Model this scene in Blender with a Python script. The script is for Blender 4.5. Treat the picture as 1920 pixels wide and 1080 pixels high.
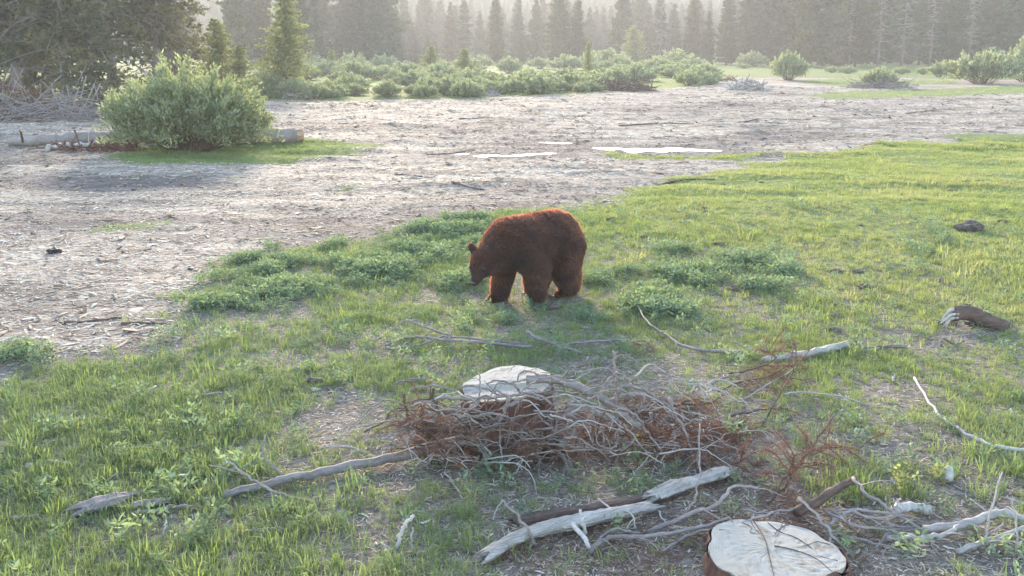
import bpy, bmesh, math, random
import numpy as np
from mathutils import Vector, Matrix

R = math.radians
scene = bpy.context.scene
for o in list(bpy.data.objects):
    bpy.data.objects.remove(o, do_unlink=True)
COL = scene.collection
RNG = np.random.default_rng(7)
random.seed(7)

# ------------------------------------------------------------------ camera
CAM_H, F_PX, HORIZON = 2.6, 1900.0, 95.0
PITCH = math.atan((540 - HORIZON) / F_PX)
cam_d = bpy.data.cameras.new('camera')
cam = bpy.data.objects.new('camera', cam_d)
COL.objects.link(cam)
cam.location = (0, 0, CAM_H)
cam.rotation_euler = (math.pi / 2 - PITCH, 0, 0)
cam_d.sensor_width = 36
cam_d.lens = 36 * F_PX / 1920
cam_d.clip_start = 0.1
cam_d.clip_end = 5000
scene.camera = cam

# ------------------------------------------------------------------ light
SUN_EL, SUN_AZ = R(13.0), R(-9.0)            # azimuth from +Y, negative = left of the view axis
world = bpy.data.worlds.new('World')
scene.world = world
world.use_nodes = True
wn = world.node_tree
wn.nodes.clear()
sky = wn.nodes.new('ShaderNodeTexSky')
sky.sky_type = 'NISHITA'
sky.sun_disc = False
sky.sun_elevation = SUN_EL
sky.sun_rotation = SUN_AZ
sky.altitude = 1900
sky.air_density = 1.0
sky.dust_density = 0.6
sky.ozone_density = 1.0
bg = wn.nodes.new('ShaderNodeBackground')
bg.inputs['Strength'].default_value = 0.15
wo = wn.nodes.new('ShaderNodeOutputWorld')
wn.links.new(sky.outputs[0], bg.inputs['Color'])
wn.links.new(bg.outputs[0], wo.inputs['Surface'])
sun_d = bpy.data.lights.new('sun', 'SUN')
sun_d.energy = 2.05
sun_d.angle = R(9.0)
sun_d.color = (1.0, 0.87, 0.72)
sun = bpy.data.objects.new('sun', sun_d)
COL.objects.link(sun)
sdir = Vector((math.sin(SUN_AZ) * math.cos(SUN_EL), math.cos(SUN_AZ) * math.cos(SUN_EL), math.sin(SUN_EL)))
sun.rotation_euler = sdir.to_track_quat('Z', 'Y').to_euler()
sun.location = sdir * 100

scene.view_settings.view_transform = 'Standard'
scene.view_settings.look = 'None'
scene.view_settings.gamma = 1.0
scene.view_settings.exposure = 2.88
scene.view_settings.use_white_balance = True
scene.view_settings.white_balance_temperature = 7450
scene.view_settings.white_balance_tint = 11
scene.view_settings.use_curve_mapping = False
scene.render.engine = 'CYCLES'
cy = scene.cycles
cy.use_denoising = True
cy.denoiser = 'OPENIMAGEDENOISE'
cy.max_bounces = 6
cy.diffuse_bounces = 3
cy.transmission_bounces = 3
cy.transparent_max_bounces = 6
cy.volume_bounces = 1
cy.caustics_reflective = False
cy.caustics_refractive = False

# ------------------------------------------------------------------ noise, terrain, unprojection
def _hash(ix, iy, s):
    n = (ix.astype(np.int64) * 374761393 + iy.astype(np.int64) * 668265263 + s * 974634541) & 0x7fffffff
    n = ((n ^ (n >> 13)) * 1274126177) & 0x7fffffff
    return ((n ^ (n >> 16)) & 0xffff) / 65535.0

def vnoise(x, y, s=0):
    x = np.asarray(x, float); y = np.asarray(y, float)
    ix, iy = np.floor(x), np.floor(y)
    fx, fy = x - ix, y - iy
    fx = fx * fx * (3 - 2 * fx); fy = fy * fy * (3 - 2 * fy)
    a, b = _hash(ix, iy, s), _hash(ix + 1, iy, s)
    c, d = _hash(ix, iy + 1, s), _hash(ix + 1, iy + 1, s)
    return (a + (b - a) * fx) * (1 - fy) + (c + (d - c) * fx) * fy

def fbm(x, y, s=0, octv=3):
    t, amp, tot = 0, 1.0, 0
    for k in range(octv):
        t = t + amp * vnoise(x * 2 ** k, y * 2 ** k, s + 17 * k); tot += amp; amp *= .5
    return t / tot * 2 - 1

def sstep(a, b, x):
    t = np.clip((x - a) / (b - a), 0, 1)
    return t * t * (3 - 2 * t)

def flat(px, py, z=0.0):
    """a point at height z that shows at photo pixel (px, py)"""
    u, v = (px - 960) / F_PX, (540 - py) / F_PX
    cp, sp = math.cos(PITCH), math.sin(PITCH)
    dx, dy, dz = u, cp + v * sp, -sp + v * cp
    t = (z - CAM_H) / dz
    return (dx * t, dy * t)

def poly(pts):
    return np.array([flat(a, b) for a, b in pts])

def sdist(P, x, y):
    """signed distance to polygon P, positive inside"""
    x = np.asarray(x, float).ravel(); y = np.asarray(y, float).ravel()
    best = np.full(x.shape, 1e18); inside = np.zeros(x.shape, bool)
    n = len(P)
    for i in range(n):
        ax, ay = P[i]; bx, by = P[(i + 1) % n]
        ex, ey = bx - ax, by - ay
        L = ex * ex + ey * ey + 1e-12
        t = np.clip(((x - ax) * ex + (y - ay) * ey) / L, 0, 1)
        d = (x - ax - t * ex) ** 2 + (y - ay - t * ey) ** 2
        best = np.minimum(best, d)
        c = (ay > y) != (by > y)
        xi = ax + (y - ay) * ex / (ey if abs(ey) > 1e-12 else 1e-12)
        inside ^= c & (x < xi)
    return np.where(inside, 1, -1) * np.sqrt(best)

PUDDLES = [
    poly([(886, 291), (915, 288.5), (950, 290), (985, 287.5), (1030, 285.5), (1042, 287), (1000, 289.5), (965, 292.5), (930, 291.5), (905, 294)]),
    poly([(852, 288), (868, 286.8), (880, 287), (872, 288.6), (860, 289)]),
    poly([(1108, 276.5), (1140, 275.2), (1168, 277), (1160, 279.5), (1135, 280)]),
    poly([(1164, 279), (1190, 276.5), (1225, 277.6), (1262, 275.6), (1300, 278), (1352, 281), (1338, 283), (1290, 282), (1250, 284.5), (1215, 283), (1190, 285.6), (1172, 283)]),
    poly([(1008, 266), (1040, 265.3), (1074, 267.6), (1050, 268.6)]),
]
MEADOW = poly([(-400, 760), (-100, 725), (60, 690), (170, 668), (240, 655), (330, 640), (250, 622), (130, 612), (120, 600), (290, 585), (300, 556),
               (385, 520), (450, 495), (520, 470), (600, 455), (720, 440), (830, 416), (930, 405), (1060, 392), (1150, 372),
               (1280, 342), (1400, 312), (1500, 287), (1700, 266), (1920, 250), (2500, 225), (2600, 1500), (-900, 1500)])
PATCHES = [
    poly([(180, 303), (230, 285), (300, 270), (480, 262), (560, 258), (640, 266), (725, 271), (670, 288), (560, 303), (400, 309), (270, 313)]),
    poly([(1500, 179), (1600, 170), (1760, 166), (2100, 152), (2100, 172), (1900, 176), (1700, 183), (1560, 186)]),
    poly([(1480, 152), (1580, 147), (1700, 149), (1800, 150), (1790, 158), (1700, 160), (1580, 162)]),
    poly([(1250, 135), (1330, 123), (1500, 122), (2200, 120), (2200, 141), (1800, 141), (1480, 139), (1330, 141)]),
    poly([(-300, 128), (500, 128), (900, 118), (1330, 121), (1340, 160), (1100, 176), (900, 186), (620, 187), (480, 188), (300, 200), (-300, 205)]),
    poly([(1120, 282), (1200, 289), (1300, 294), (1350, 290), (1480, 284), (1400, 300), (1250, 300), (1150, 296)]),
    poly([(150, 435), (230, 428), (310, 424), (300, 432), (230, 440), (160, 446)]),
    poly([(620, 354), (670, 350), (680, 355), (640, 359)]),
]
BARE = [poly([(560, 800), (600, 740), (680, 735), (720, 760), (700, 800), (640, 830)]),
        poly([(700, 890), (760, 800), (860, 760), (1050, 780), (1250, 770), (1370, 800), (1340, 880), (1150, 900), (900, 930)]),
        poly([(900, 1080), (960, 960), (1240, 910), (1420, 870), (1500, 900), (1680, 940), (1950, 950), (1990, 1200), (850, 1200)]),
        poly([(1560, 860), (1640, 830), (1780, 835), (1740, 870), (1620, 880)]),
        poly([(560, 600), (470, 590), (440, 575), (520, 560), (570, 575)]),
        poly([(1750, 640), (1770, 605), (1860, 620), (1870, 650)]),
        poly([(1230, 850), (1440, 820), (1480, 850), (1400, 900), (1250, 890)])]

DAMP = [poly(q) for q in (
    [(560, 402), (700, 380), (880, 350), (1100, 345), (1250, 345), (1060, 390), (830, 412), (640, 447)],
    [(-60, 330), (200, 335), (420, 330), (380, 350), (150, 360), (-60, 366)],
    [(820, 285), (960, 262), (1090, 262), (1160, 272), (1100, 292), (900, 300)],
    [(1230, 268), (1420, 245), (1470, 262), (1360, 282)],
    [(500, 225), (760, 232), (1000, 225), (980, 245), (700, 248), (520, 240)],
    [(1050, 205), (1400, 190), (1500, 200), (1300, 215)],
    [(-60, 590), (90, 560), (120, 580), (0, 610)],
    [(-60, 285), (150, 283), (180, 300), (60, 308), (-60, 306)])]
def dampness(x, y):
    x = np.asarray(x, float).ravel(); y = np.asarray(y, float).ravel()
    s = np.max([sdist(Q_, x, y) for Q_ in DAMP], 0)
    d = np.hypot(x, y)
    n = fbm(x * .5, y * .9, 141, 4)
    k = sstep(-.9, .7, s + np.clip(.03 * d, .3, 1.2) * n) * np.clip(.75 + .7 * fbm(x * 1.3, y * 2.2, 151, 3), 0, 1)
    for Q_ in PUDDLES: k = np.maximum(k, sstep(-1.5, -.35, sdist(Q_, x, y) + .6 * n))
    return np.clip(k + .75 * sstep(.18, .5, fbm(x * .2, y * .45, 161, 4)), 0, 1)

def hgt(x, y):
    x = np.asarray(x, float); y = np.asarray(y, float)
    sh = x.shape
    x = x.ravel(); y = y.ravel()
    d = np.hypot(x, y)
    h = .03 * fbm(x * .9, y * .9, 3, 2) + .06 * fbm(x * .16, y * .16, 5, 2)
    h = h + .11 * (fbm(x * .35 + .2 * y, y * 1.1, 9, 3)) * sstep(13, 22, d) * (1 - sstep(60, 90, d))
    for P in PUDDLES:
        s = sdist(P, x, y)
        k = sstep(-1.4, -.15, s)
        h = h * (1 - k) + (-.03) * k
    hill = sstep(300, 560, y + .18 * np.abs(x)) * (28 + 8 * fbm(x * .006 + 3, y * .004, 21, 3)) + sstep(520, 680, y) * 6
    return (h + np.where(y > 0, hill, 0)).reshape(sh)

def h1(x, y):
    return float(hgt(np.array([x]), np.array([y]))[0])

def P(px, py, h=0.0):
    z = h
    for _ in range(4):
        x, y = flat(px, py, z)
        z = h + h1(x, y)
    return Vector((x, y, z))

def PD(px, py, D, hmin=.012):
    """a point at ground distance D (along Y) that shows at pixel; falls to the ground if it would be under it"""
    u, v = (px - 960) / F_PX, (540 - py) / F_PX
    cp, sp = math.cos(PITCH), math.sin(PITCH)
    dx, dy, dz = u, cp + v * sp, -sp + v * cp
    t = D / dy
    p = Vector((dx * t, D, CAM_H + dz * t))
    if p.z < h1(p.x, p.y) + hmin:
        p = P(px, py, hmin)
    return p

# ------------------------------------------------------------------ mesh helpers
class MB:
    def __init__(s):
        s.v, s.q, s.t, s.a, s.n = [], [], [], [], 0
    def add(s, V, quads=None, tris=None, tint=0.5):
        V = np.asarray(V, float).reshape(-1, 3)
        s.v.append(V)
        s.a.append(np.broadcast_to(np.asarray(tint, float), (len(V),)).copy())
        if quads is not None and len(quads): s.q.append(np.asarray(quads, np.int64).reshape(-1, 4) + s.n)
        if tris is not None and len(tris): s.t.append(np.asarray(tris, np.int64).reshape(-1, 3) + s.n)
        s.n += len(V)
        return s
    def mesh(s, name, smooth=False):
        V = np.concatenate(s.v) if s.v else np.zeros((0, 3))
        Q = np.concatenate(s.q) if s.q else np.zeros((0, 4), np.int64)
        T = np.concatenate(s.t) if s.t else np.zeros((0, 3), np.int64)
        me = bpy.data.meshes.new(name)
        me.vertices.add(len(V)); me.vertices.foreach_set('co', V.ravel())
        loops = np.concatenate([Q.ravel(), T.ravel()])
        me.loops.add(len(loops)); me.loops.foreach_set('vertex_index', loops.astype(np.int32))
        st = np.concatenate([np.arange(len(Q)) * 4, len(Q) * 4 + np.arange(len(T)) * 3]).astype(np.int32)
        me.polygons.add(len(st)); me.polygons.foreach_set('loop_start', st)
        me.update(calc_edges=True)
        me.polygons.foreach_set('use_smooth', np.full(len(st), smooth))
        at = me.attributes.new('tint', 'FLOAT', 'POINT')
        at.data.foreach_set('value', np.concatenate(s.a) if s.a else np.zeros(0))
        return me
    def obj(s, name, mat, parent=None, smooth=False):
        return link(name, s.mesh(name, smooth), mat, parent)

def link(name, me, mat, parent=None):
    o = bpy.data.objects.new(name, me)
    if me is not None and mat is not None and not me.materials:
        me.materials.append(M[mat] if isinstance(mat, str) else mat)
    COL.objects.link(o)
    if parent is not None: o.parent = parent
    return o

def tag(o, label=None, cat=None, group=None, kind=None):
    if label: o['label'] = label
    if cat: o['category'] = cat
    if group: o['group'] = group
    if kind: o['kind'] = kind
    return o

def empty(name, loc=(0, 0, 0), rz=0):
    o = bpy.data.objects.new(name, None)
    o.empty_display_size = .1
    COL.objects.link(o); o.location = loc; o.rotation_euler = (0, 0, rz)
    return o

def copy_tree(o, parent=None):
    c = o.copy(); COL.objects.link(c); c.parent = parent
    for ch in o.children: copy_tree(ch, c)
    return c

def spline(pts, n=6):
    """Catmull-Rom through pts"""
    p = np.array([list(a) for a in pts], float)
    if len(p) < 3:
        t = np.linspace(0, 1, n + 1)[:, None]
        return p[0] * (1 - t) + p[-1] * t
    q = np.vstack([2 * p[0] - p[1], p, 2 * p[-1] - p[-2]])
    out = []
    for i in range(1, len(q) - 2):
        for k in range(n):
            t = k / n
            out.append(.5 * ((2 * q[i]) + (-q[i - 1] + q[i + 1]) * t + (2 * q[i - 1] - 5 * q[i] + 4 * q[i + 1] - q[i + 2]) * t * t
                             + (-q[i - 1] + 3 * q[i] - 3 * q[i + 1] + q[i + 2]) * t ** 3))
    out.append(p[-1])
    return np.array(out)

def tube(mb, pts, r0, r1=None, sides=6, rough=.0, tint=.5, cap=True, rng=RNG):
    pts = np.asarray(pts, float)
    n = len(pts)
    r1 = r0 if r1 is None else r1
    rad = np.asarray(r0 if np.ndim(r0) else np.linspace(r0, r1, n), float)
    tan = np.gradient(pts, axis=0)
    tan /= np.linalg.norm(tan, axis=1)[:, None] + 1e-9
    up = np.array([0, 0, 1.0]) if abs(tan[0][2]) < .9 else np.array([1.0, 0, 0])
    a = np.cross(tan, up); a /= np.linalg.norm(a, axis=1)[:, None] + 1e-9
    b = np.cross(a, tan)
    ang = np.linspace(0, 2 * math.pi, sides, endpoint=False)
    rr = rad[:, None] * (1 + rough * rng.uniform(-1, 1, (n, sides)))
    V = pts[:, None, :] + rr[..., None] * (np.cos(ang)[None, :, None] * a[:, None, :] + np.sin(ang)[None, :, None] * b[:, None, :])
    V = V.reshape(-1, 3)
    i = np.arange(n - 1)[:, None] * sides; k = np.arange(sides)[None, :]
    kk = (k + 1) % sides
    Q = np.stack([i + k, i + kk, i + sides + kk, i + sides + k], -1).reshape(-1, 4)
    T = []
    if cap:
        V = np.vstack([V, pts[0], pts[-1]])
        c0, c1 = n * sides, n * sides + 1
        for s in range(sides):
            T.append((c0, (s + 1) % sides, s)); e = (n - 1) * sides
            T.append((c1, e + s, e + (s + 1) % sides))
    mb.add(V, Q, T, tint)

def rand_dirs(n, rng=RNG):
    d = rng.normal(size=(n, 3))
    return d / np.linalg.norm(d, axis=1)[:, None]

def norm(v):
    return v / (np.linalg.norm(v, axis=-1, keepdims=True) + 1e-9)

def blades(mb, base, direc, length, width, tint, rng=RNG):
    """thin triangles: base centre, direction, length, width"""
    n = len(base)
    side = norm(np.cross(direc, rand_dirs(n, rng)))
    w = (np.broadcast_to(width, (n,)) / 2)[:, None]
    L = np.broadcast_to(length, (n,))[:, None]
    V = np.stack([base - side * w, base + side * w, base + direc * L], 1).reshape(-1, 3)
    mb.add(V, None, np.arange(3 * n).reshape(-1, 3), np.repeat(np.broadcast_to(tint, (n,)), 3))

def leaves(mb, base, direc, length, width, tint, rng=RNG):
    """folded-diamond leaves (quads)"""
    n = len(base)
    side = norm(np.cross(direc, rand_dirs(n, rng)))
    w = (np.broadcast_to(width, (n,)) / 2)[:, None]
    L = np.broadcast_to(length, (n,))[:, None]
    m = base + direc * L * .45
    V = np.stack([base, m - side * w, base + direc * L, m + side * w], 1).reshape(-1, 3)
    mb.add(V, np.arange(4 * n).reshape(-1, 4), None, np.repeat(np.broadcast_to(tint, (n,)), 4))

# ------------------------------------------------------------------ materials
M = {}
def nodes(name):
    m = bpy.data.materials.new(name); m.use_nodes = True
    nt = m.node_tree; nt.nodes.clear()
    out = nt.nodes.new('ShaderNodeOutputMaterial')
    M[name] = m
    return nt, out
def N(nt, t, **kw):
    n = nt.nodes.new(t)
    for k, v in kw.items(): setattr(n, k, v)
    return n
def ramp(nt, fac, stops, interp='LINEAR'):
    r = N(nt, 'ShaderNodeValToRGB'); r.color_ramp.interpolation = interp
    el = r.color_ramp.elements
    while len(el) > 1: el.remove(el[-1])
    el[0].position, el[0].color = stops[0][0], (*stops[0][1], 1)
    for p, c in stops[1:]:
        e = el.new(p); e.color = (*c, 1)
    nt.links.new(fac, r.inputs[0])
    return r.outputs[0]
def noise(nt, scale, detail=3, vec=None, rough=.55, dist=0):
    n = N(nt, 'ShaderNodeTexNoise'); n.inputs['Scale'].default_value = scale
    n.inputs['Detail'].default_value = detail; n.inputs['Roughness'].default_value = rough
    n.inputs['Distortion'].default_value = dist
    if vec is not None: nt.links.new(vec, n.inputs['Vector'])
    return n
def mixc(nt, f, a, b, mode='MIX'):
    m = N(nt, 'ShaderNodeMix', data_type='RGBA', blend_type=mode)
    for sock, v in ((m.inputs[0], f), (m.inputs[6], a), (m.inputs[7], b)):
        if isinstance(v, (int, float)): sock.default_value = v
        elif isinstance(v, tuple): sock.default_value = (*v, 1)
        else: nt.links.new(v, sock)
    return m.outputs[2]
def objco(nt, scale=(1, 1, 1), kind='Object'):
    c = N(nt, 'ShaderNodeTexCoord'); mp = N(nt, 'ShaderNodeMapping'); mp.inputs['Scale'].default_value = scale
    nt.links.new(c.outputs[kind], mp.inputs[0])
    return mp.outputs[0]
def geopos(nt, scale=(1, 1, 1)):
    c = N(nt, 'ShaderNodeNewGeometry'); mp = N(nt, 'ShaderNodeMapping'); mp.inputs['Scale'].default_value = scale
    nt.links.new(c.outputs['Position'], mp.inputs[0])
    return mp.outputs[0]
def principled(nt, out, col, rough=.85, bump=None, bdist=.01, bstr=.6, spec=.3):
    b = N(nt, 'ShaderNodeBsdfPrincipled')
    if isinstance(col, tuple): b.inputs['Base Color'].default_value = (*col, 1)
    else: nt.links.new(col, b.inputs['Base Color'])
    b.inputs['Roughness'].default_value = rough
    b.inputs['Specular IOR Level'].default_value = spec
    if bump is not None:
        bp = N(nt, 'ShaderNodeBump'); bp.inputs['Strength'].default_value = bstr; bp.inputs['Distance'].default_value = bdist
        nt.links.new(bump, bp.inputs['Height']); nt.links.new(bp.outputs[0], b.inputs['Normal'])
    nt.links.new(b.outputs[0], out.inputs[0])
    return b

def attr(nt, name, kind='GEOMETRY'):
    a = N(nt, 'ShaderNodeAttribute'); a.attribute_name = name; a.attribute_type = kind
    return a

def leaf_mat(name, stops, trans=.45, tr_tint=(1.25, 1.15, .6), inst=False, rough=.6, vary=None):
    nt, out = nodes(name)
    f = attr(nt, 'tint').outputs['Fac']
    if inst:
        g = attr(nt, 'tint', 'INSTANCER').outputs['Fac']
        mm = N(nt, 'ShaderNodeMath', operation='MULTIPLY_ADD')
        s = N(nt, 'ShaderNodeMath', operation='SUBTRACT'); nt.links.new(f, s.inputs[0]); s.inputs[1].default_value = .5
        nt.links.new(s.outputs[0], mm.inputs[0]); mm.inputs[1].default_value = .45; nt.links.new(g, mm.inputs[2])
        f = mm.outputs[0]
    c = ramp(nt, f, stops)
    if vary:
        oi = N(nt, 'ShaderNodeObjectInfo')
        c = mixc(nt, 1.0, c, ramp(nt, oi.outputs['Random'], vary), 'MULTIPLY')
    d = N(nt, 'ShaderNodeBsdfDiffuse'); nt.links.new(c, d.inputs[0])
    t = N(nt, 'ShaderNodeBsdfTranslucent')
    nt.links.new(mixc(nt, 1.0, c, tr_tint, 'MULTIPLY'), t.inputs[0])
    mx = N(nt, 'ShaderNodeMixShader'); mx.inputs[0].default_value = trans
    nt.links.new(d.outputs[0], mx.inputs[1]); nt.links.new(t.outputs[0], mx.inputs[2])
    g = N(nt, 'ShaderNodeBsdfGlossy'); g.inputs['Roughness'].default_value = rough
    g.inputs[0].default_value = (1, 1, 1, 1)
    m2 = N(nt, 'ShaderNodeMixShader'); m2.inputs[0].default_value = .035
    nt.links.new(mx.outputs[0], m2.inputs[1]); nt.links.new(g.outputs[0], m2.inputs[2])
    nt.links.new(m2.outputs[0], out.inputs[0])

leaf_mat('grass', [(0, (.13, .18, .10)), (.35, (.17, .235, .09)), (.65, (.24, .30, .09)), (.9, (.32, .35, .12)), (1, (.40, .37, .22))], .5, (1.1, 1.1, .7), inst=True)
leaf_mat('forb', [(0, (.085, .14, .085)), (.5, (.145, .215, .13)), (1, (.25, .33, .20))], .4, inst=True)
leaf_mat('willow_leaf', [(0, (.13, .165, .10)), (.5, (.235, .28, .15)), (1, (.37, .41, .215))], .45, (1.1, 1.05, .75))
leaf_mat('sage_leaf', [(0, (.16, .20, .13)), (.5, (.27, .32, .19)), (1, (.38, .42, .25))], .45, (1.1, 1.05, .8))
leaf_mat('needle_far', [(0, (.032, .045, .028)), (.5, (.05, .065, .035)), (1, (.085, .095, .045))], .3, vary=[(0, (1.0, .85, .7)), (.25, (.75, .95, .8)), (.5, (.6, .8, .6)), (.75, (.95, 1.1, .75)), (1, (1.05, .95, .7))])
leaf_mat('needle_near', [(0, (.055, .062, .035)), (.5, (.10, .11, .052)), (.85, (.15, .155, .068)), (1, (.20, .16, .08))], .4, (1.1, 1.05, .7))
leaf_mat('needle_young', [(0, (.12, .15, .08)), (.5, (.21, .25, .115)), (1, (.33, .36, .16))], .45)
leaf_mat('needle_dead', [(0, (.085, .040, .030)), (.5, (.17, .083, .058)), (.85, (.26, .15, .10)), (1, (.34, .25, .18))], .25, (1.1, .9, .7))
leaf_mat('fur', [(0, (.006, .0027, .0029)), (.4, (.0135, .0053, .0055)), (.7, (.022, .0105, .0095)), (1, (.052, .030, .022))], .40, (35.0, 28.0, 18.0))  # raised warm transmission tint puts extra rim glow into the hair colour
leaf_mat('fur_muzzle', [(0, (.05, .034, .032)), (1, (.13, .092, .082))], .2, (1.5, 1.2, .9))

nt, out = nodes('ground')
chip = attr(nt, 'chip').outputs['Fac']
green = attr(nt, 'green').outputs['Fac']
pos = geopos(nt)
vor = N(nt, 'ShaderNodeTexVoronoi'); vor.inputs['Scale'].default_value = 16
vor.inputs['Randomness'].default_value = 1
nd = noise(nt, 5, 2, pos)
vv = N(nt, 'ShaderNodeVectorMath', operation='MULTIPLY_ADD'); nt.links.new(nd.outputs['Color'], vv.inputs[0]); vv.inputs[1].default_value = (.25, .25, .25); nt.links.new(pos, vv.inputs[2])
mp = N(nt, 'ShaderNodeMapping'); mp.inputs['Scale'].default_value = (.55, 1.5, 1); nt.links.new(vv.outputs[0], mp.inputs[0]); nt.links.new(mp.outputs[0], vor.inputs['Vector'])
sepc = N(nt, 'ShaderNodeSeparateColor'); nt.links.new(vor.outputs['Color'], sepc.inputs[0])
chipc = ramp(nt, sepc.outputs[0], [(0, (.14, .105, .085)), (.2, (.27, .21, .17)), (.5, (.39, .32, .255)), (.8, (.46, .39, .315)), (1, (.54, .48, .40))])
damp = ramp(nt, noise(nt, .22, 5, geopos(nt, (.55, 1.25, 1)), .62, .6).outputs[0], [(.46, (0, 0, 0)), (.60, (1, 1, 1))])
chipc = mixc(nt, damp, chipc, mixc(nt, .5, chipc, (.14, .125, .125)))
chipc = mixc(nt, attr(nt, 'damp').outputs['Fac'], chipc, mixc(nt, .75, chipc, (.12, .105, .105)))
streak = ramp(nt, noise(nt, .9, 4, geopos(nt, (.35, 1.6, 1)), .6, .8).outputs[0], [(.50, (0, 0, 0)), (.60, (1, 1, 1))])
streak2 = ramp(nt, noise(nt, 3.2, 4, geopos(nt, (.3, 1.3, 1)), .65, .6).outputs[0], [(.54, (0, 0, 0)), (.63, (1, 1, 1))])
chipc = mixc(nt, streak2, chipc, mixc(nt, .6, chipc, (.10, .08, .07)))
chipc = mixc(nt, streak, chipc, mixc(nt, .7, chipc, (.10, .085, .08)))
soiln = noise(nt, 16, 7, pos, .75)
soilc = ramp(nt, soiln.outputs[0], [(.30, (.06, .048, .040)), (.45, (.13, .108, .09)), (.58, (.22, .19, .16)), (.75, (.34, .30, .26))])
greenc = ramp(nt, noise(nt, 1.2, 5, pos, .65).outputs[0], [(.3, (.085, .115, .045)), (.55, (.13, .18, .05)), (.8, (.19, .22, .07))])
soilc = mixc(nt, green, soilc, greenc)
gcol = mixc(nt, chip, soilc, chipc)
hb = N(nt, 'ShaderNodeMath', operation='ADD'); nt.links.new(vor.outputs['Distance'], hb.inputs[0]); nt.links.new(soiln.outputs[0], hb.inputs[1])
principled(nt, out, gcol, .95, hb.outputs[0], .02, .5, .05)

def bark(name, stops, scale=(6, 6, 1.2), rough=.9, bd=.006):
    nt, out = nodes(name)
    v = objco(nt, scale)
    n = noise(nt, 9, 6, v, .68, .4)
    n2 = noise(nt, 2.2, 3, objco(nt), .5)
    c = ramp(nt, n.outputs[0], stops)
    c = mixc(nt, .35, c, ramp(nt, n2.outputs[0], [(.3, stops[0][1]), (.7, stops[-1][1])]))
    principled(nt, out, c, rough, n.outputs[0], bd, .8, .2)
bark('bark_grey', [(.3, (.09, .075, .07)), (.5, (.21, .175, .165)), (.7, (.36, .315, .30))], (1.2, 5, 5))
bark('bark_pale', [(.3, (.17, .15, .14)), (.5, (.34, .31, .29)), (.7, (.48, .44, .41))], (1.2, 5, 5))
bark('bark_brown', [(.3, (.045, .030, .026)), (.5, (.10, .065, .052)), (.7, (.19, .13, .11))], (1.5, 5, 5))
bark('bark_red', [(.3, (.06, .028, .02)), (.5, (.14, .065, .048)), (.7, (.24, .14, .11))], (4, 4, 1), .9, .012)
bark('trunk_far', [(.3, (.07, .055, .05)), (.5, (.13, .10, .09)), (.7, (.22, .18, .16))], (4, 4, 1))
bark('wood_weathered', [(.3, (.13, .10, .085)), (.48, (.30, .265, .235)), (.6, (.44, .41, .38)), (.75, (.54, .51, .48))], (.7, 8, 8), .85, .014)
bark('bone_white', [(.3, (.25, .22, .20)), (.55, (.46, .42, .39)), (.75, (.60, .57, .54))], (4, 4, 4))

nt, out = nodes('cut_wood')           # sawn end grain: rings, checks, grey weathering
v = objco(nt)
nv_ = noise(nt, 3, 3, v); 
va = N(nt, 'ShaderNodeVectorMath', operation='MULTIPLY_ADD'); nt.links.new(nv_.outputs['Color'], va.inputs[0]); va.inputs[1].default_value = (.05, .05, 0); nt.links.new(v, va.inputs[2])
ring = N(nt, 'ShaderNodeTexWave', wave_type='RINGS', rings_direction='Z'); ring.inputs['Scale'].default_value = 26
ring.inputs['Distortion'].default_value = 1.2; ring.inputs['Detail'].default_value = 3
nt.links.new(va.outputs[0], ring.inputs['Vector'])
c = ramp(nt, ring.outputs[0], [(0, (.31, .275, .225)), (.4, (.35, .31, .26)), (1, (.37, .335, .285))])
st = ramp(nt, noise(nt, 4, 5, v, .65, .8).outputs[0], [(.40, (0, 0, 0)), (.60, (1, 1, 1))])
c = mixc(nt, st, c, mixc(nt, .6, c, (.375, .36, .335)))
dk = ramp(nt, noise(nt, 7, 6, v, .75).outputs[0], [(.54, (0, 0, 0)), (.70, (1, 1, 1))])
c = mixc(nt, dk, c, (.17, .13, .10))
sx_ = N(nt, 'ShaderNodeMapping'); sx_.inputs['Scale'].default_value = (40, 3, 1); sx_.inputs['Rotation'].default_value = (0, 0, .5); nt.links.new(v, sx_.inputs[0])
saw = noise(nt, 1.5, 3, sx_.outputs[0], .6)
c = mixc(nt, ramp(nt, saw.outputs[0], [(.55, (0, 0, 0)), (.75, (.5, .5, .5))]), c, (.22, .18, .15))
principled(nt, out, c, .9, noise(nt, 22, 6, v, .7).outputs[0], .004, .5, .03)

nt, out = nodes('chip')
f = attr(nt, 'tint', 'INSTANCER').outputs['Fac']
c = ramp(nt, f, [(0, (.09, .064, .048)), (.15, (.19, .135, .10)), (.35, (.37, .285, .21)), (.6, (.48, .39, .30)), (.85, (.56, .475, .385)), (1, (.65, .59, .51))])
principled(nt, out, c, .85, noise(nt, 60, 3, objco(nt)).outputs[0], .002, .4, .25)

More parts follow.
